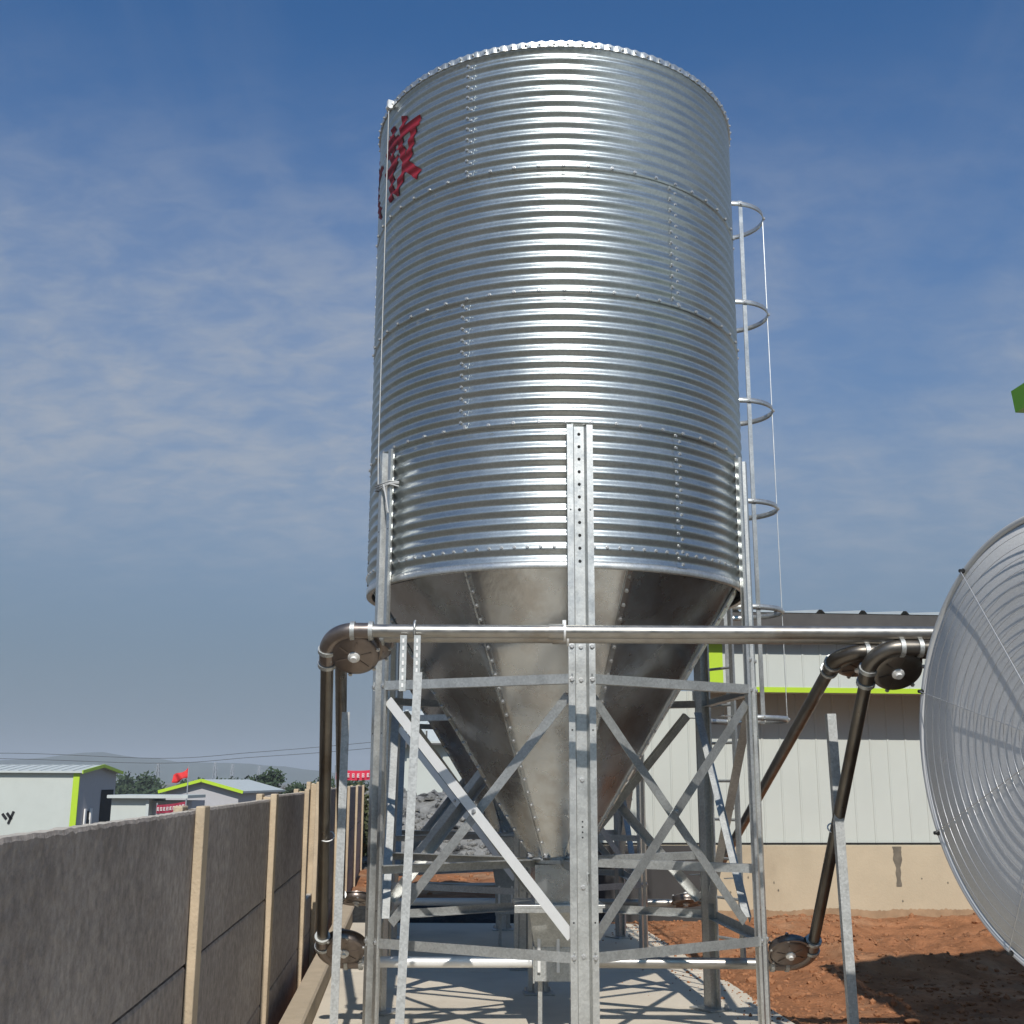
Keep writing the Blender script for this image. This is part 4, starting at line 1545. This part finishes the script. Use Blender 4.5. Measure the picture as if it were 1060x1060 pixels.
# ------------------------------------------------------------------ trees
def tree(label, x, y, h, w, nleaf, leaf=0.3, matn='leaf', group='dark trees beyond the fence', name='tree', cat='tree'):
    z0 = ground_h(x, y)
    root = thing(name, label, cat, (x, y, z0), group)
    rr = random.Random(int(x * 131 + y * 17))
    m = MB()
    m.tube([(x, y, z0 - 0.2), (x + 0.03 * h, y, z0 + h * 0.35), (x, y, z0 + h * 0.75)], 0.035 * h, 7, r1=0.012 * h)
    for k in range(5):
        a = rr.uniform(0, 6.28)
        zb = z0 + h * rr.uniform(0.25, 0.55)
        m.tube([(x, y, zb), (x + math.cos(a) * w * 0.32, y + math.sin(a) * w * 0.32, zb + h * 0.22)], 0.014 * h, 5, r1=0.005 * h)
    m.build('trunk', MT['bark'], root)
    m = MB()
    cl = []
    for k in range(11):
        a, q = rr.uniform(0, 6.28), rr.uniform(0, 1) ** 0.5
        zz = rr.uniform(0.30, 0.92)
        ww = w * 0.5 * (1 - ((zz - 0.55) / 0.6) ** 2) * 0.75
        cl.append((x + math.cos(a) * q * ww, y + math.sin(a) * q * ww, z0 + h * zz, w * rr.uniform(0.16, 0.28)))
    for k in range(nleaf):
        c = cl[rr.randrange(len(cl))]
        d = Vector((rr.gauss(0, 1), rr.gauss(0, 1), rr.gauss(0, 0.75))).normalized() * c[3] * (rr.random() ** 0.4)
        p = Vector(c[:3]) + d
        u = Vector((rr.gauss(0, 1), rr.gauss(0, 1), rr.gauss(0, 1))).normalized()
        v = u.orthogonal().normalized()
        s = leaf * rr.uniform(0.5, 1.2)
        m.add([p - u * s, p + v * s * 0.55, p + u * s, p - v * s * 0.55], [(0, 1, 2, 3)])
    m.build('crown', MT[matn], root)


TR = [(-41.5, 150, 4.6, 5.0), (-38.2, 152, 5.2, 5.2), (-35.0, 148, 4.3, 4.6), (-32.2, 151, 5.7, 5.2), (-29.4, 147, 6.0, 4.6), (-26.6, 150, 4.9, 4.8), (-23.6, 149, 4.4, 5), (-20.4, 152, 4.0, 5)]
TL = ['dark tree at the left end of the clump, over the grey shed roof', 'dark bushy tree second from the left in the clump beyond the fence', 'low dark tree left of the tallest pair beyond the fence',
      'broad dark tree left of the tallest one beyond the fence', 'tallest dark tree beyond the fence, above the second tan post', 'dark tree just right of the tallest one beyond the fence',
      'low dark tree above the third tan fence post', 'lowest dark tree, right next to the brown feed tube']
for (x, y, h, w), l in zip(TR, TL):
    tree(l, x, y, h, w, 900, 0.30)
TR2 = [(-84, 232, 7.6, 9), (-77, 236, 8.2, 9), (-70, 230, 6.8, 8), (-63, 234, 6.2, 8), (-56, 232, 6.0, 8), (-49, 236, 6.4, 8)]
TL2 = ['dark grove tree right against the gable of the far white shed', 'tallest grove tree right of the far white shed', 'grove tree left of the near lattice pylon',
       'grove tree behind the red flag', 'grove tree behind the grey shed roof', 'low grove tree right of the grey shed roof']
for (x, y, h, w), l in zip(TR2, TL2):
    tree(l, x, y, h, w, 900, 0.5, 'leaf', 'grove trees beyond the far sheds')
tree('olive bush behind the fence, tucked left of the left silo leg', -3.05, 24.0, 1.55, 1.5, 1800, 0.07, 'leaf2', None, 'bush', 'bush')


# ------------------------------------------------------------------ pylons and power lines
def pylon(label, x, y, h, w):
    z0 = ground_h(x, y)
    root = thing('lattice_pylon', label, 'pylon', (x, y, z0), 'lattice pylons on the horizon')
    m = MB()
    t = max(0.10, 0.00035 * y)
    lv = [0, 0.25, 0.45, 0.62, 0.78, 0.9, 1.0]

    def cr(k, f):
        ww = w * (1 - 0.85 * f)
        sx, sy = ((-1, -1), (1, -1), (1, 1), (-1, 1))[k % 4]
        return Vector((x + sx * ww / 2, y + sy * ww / 2, z0 + h * f))
    for k in range(4):
        m.bar(cr(k, 0), cr(k, 1), t * 1.2, t * 1.2, (0, 1, 0))
        for a, b in zip(lv[:-1], lv[1:]):
            m.bar(cr(k, a), cr(k + 1, b), t * 0.7, t * 0.7, (0, 1, 0.1))
            m.bar(cr(k + 1, a), cr(k, b), t * 0.7, t * 0.7, (0, 1, 0.1))
    m.build('tower', MT['pylon'], root)
    m = MB()
    for f, l in ((0.74, 0.75), (0.86, 0.6), (0.97, 0.45)):
        m.bar((x - w * l, y, z0 + h * f), (x + w * l, y, z0 + h * f), t, t)
    m.build('cross_arm', MT['pylon'], root)


PY = [(163, 400, 11.5, 2.2, 'largest lattice pylon, just left of the red flag'), (222, 900, 20, 4, 'small lattice pylon right of the red flag'),
      (240, 1000, 20, 4, 'faint lattice pylon above the grey shed roof'), (268, 1100, 20, 4, 'faint lattice pylon at the right end of the grey shed roof'),
      (334, 800, 22, 4.5, 'lattice pylon just left of the brown feed tube')]
for pxx, y, h, w, l in PY:
    pylon(l, aty(pxx, 805, y).x, y, h, w)
for pts, l in ((((-60, 784), (30, 786), (170, 790), (260, 784), (345, 778), (430, 770)), 'upper dark power cable sagging across the sky at left'),
               (((-60, 780), (30, 780), (170, 785), (260, 779), (345, 772), (430, 764)), 'topmost dark power cable sagging across the sky at left')):
    m = MB()
    # a smooth sagging line through the measured heights, 240 m away
    P = [aty(a, b, 240) for a, b in pts]
    dense = []
    for i in range(len(P) - 1):
        p0, p1, p2, p3 = P[max(i - 1, 0)], P[i], P[i + 1], P[min(i + 2, len(P) - 1)]
        for k in range(8):
            t = k / 8
            dense.append(0.5 * ((2 * p1) + (p2 - p0) * t + (2 * p0 - 5 * p1 + 4 * p2 - p3) * t * t + (3 * p1 - p0 - 3 * p2 + p3) * t ** 3))
    m.tube(dense, 0.055, 5)
    tag(m.build('power_cable', MT['line']), l, 'power cable', 'power cables across the sky')

# ------------------------------------------------------------------ the hazy air
m = MB()
m.box((0, 2000, 45), (9000, 6600, 118))
hz = bpy.data.materials.new('pale_haze')
hz.use_nodes = True
hn, hl = hz.node_tree.nodes, hz.node_tree.links
hn.clear()
ho = hn.new('ShaderNodeOutputMaterial')
hv = hn.new('ShaderNodeVolumePrincipled')
hv.inputs['Color'].default_value = (0.80, 0.87, 0.95, 1)
hv.inputs['Density'].default_value = 0.00035
hv.inputs['Anisotropy'].default_value = 0.0
hl.new(hv.outputs[0], ho.inputs['Volume'])
tag(m.build('haze', hz), kind='stuff')
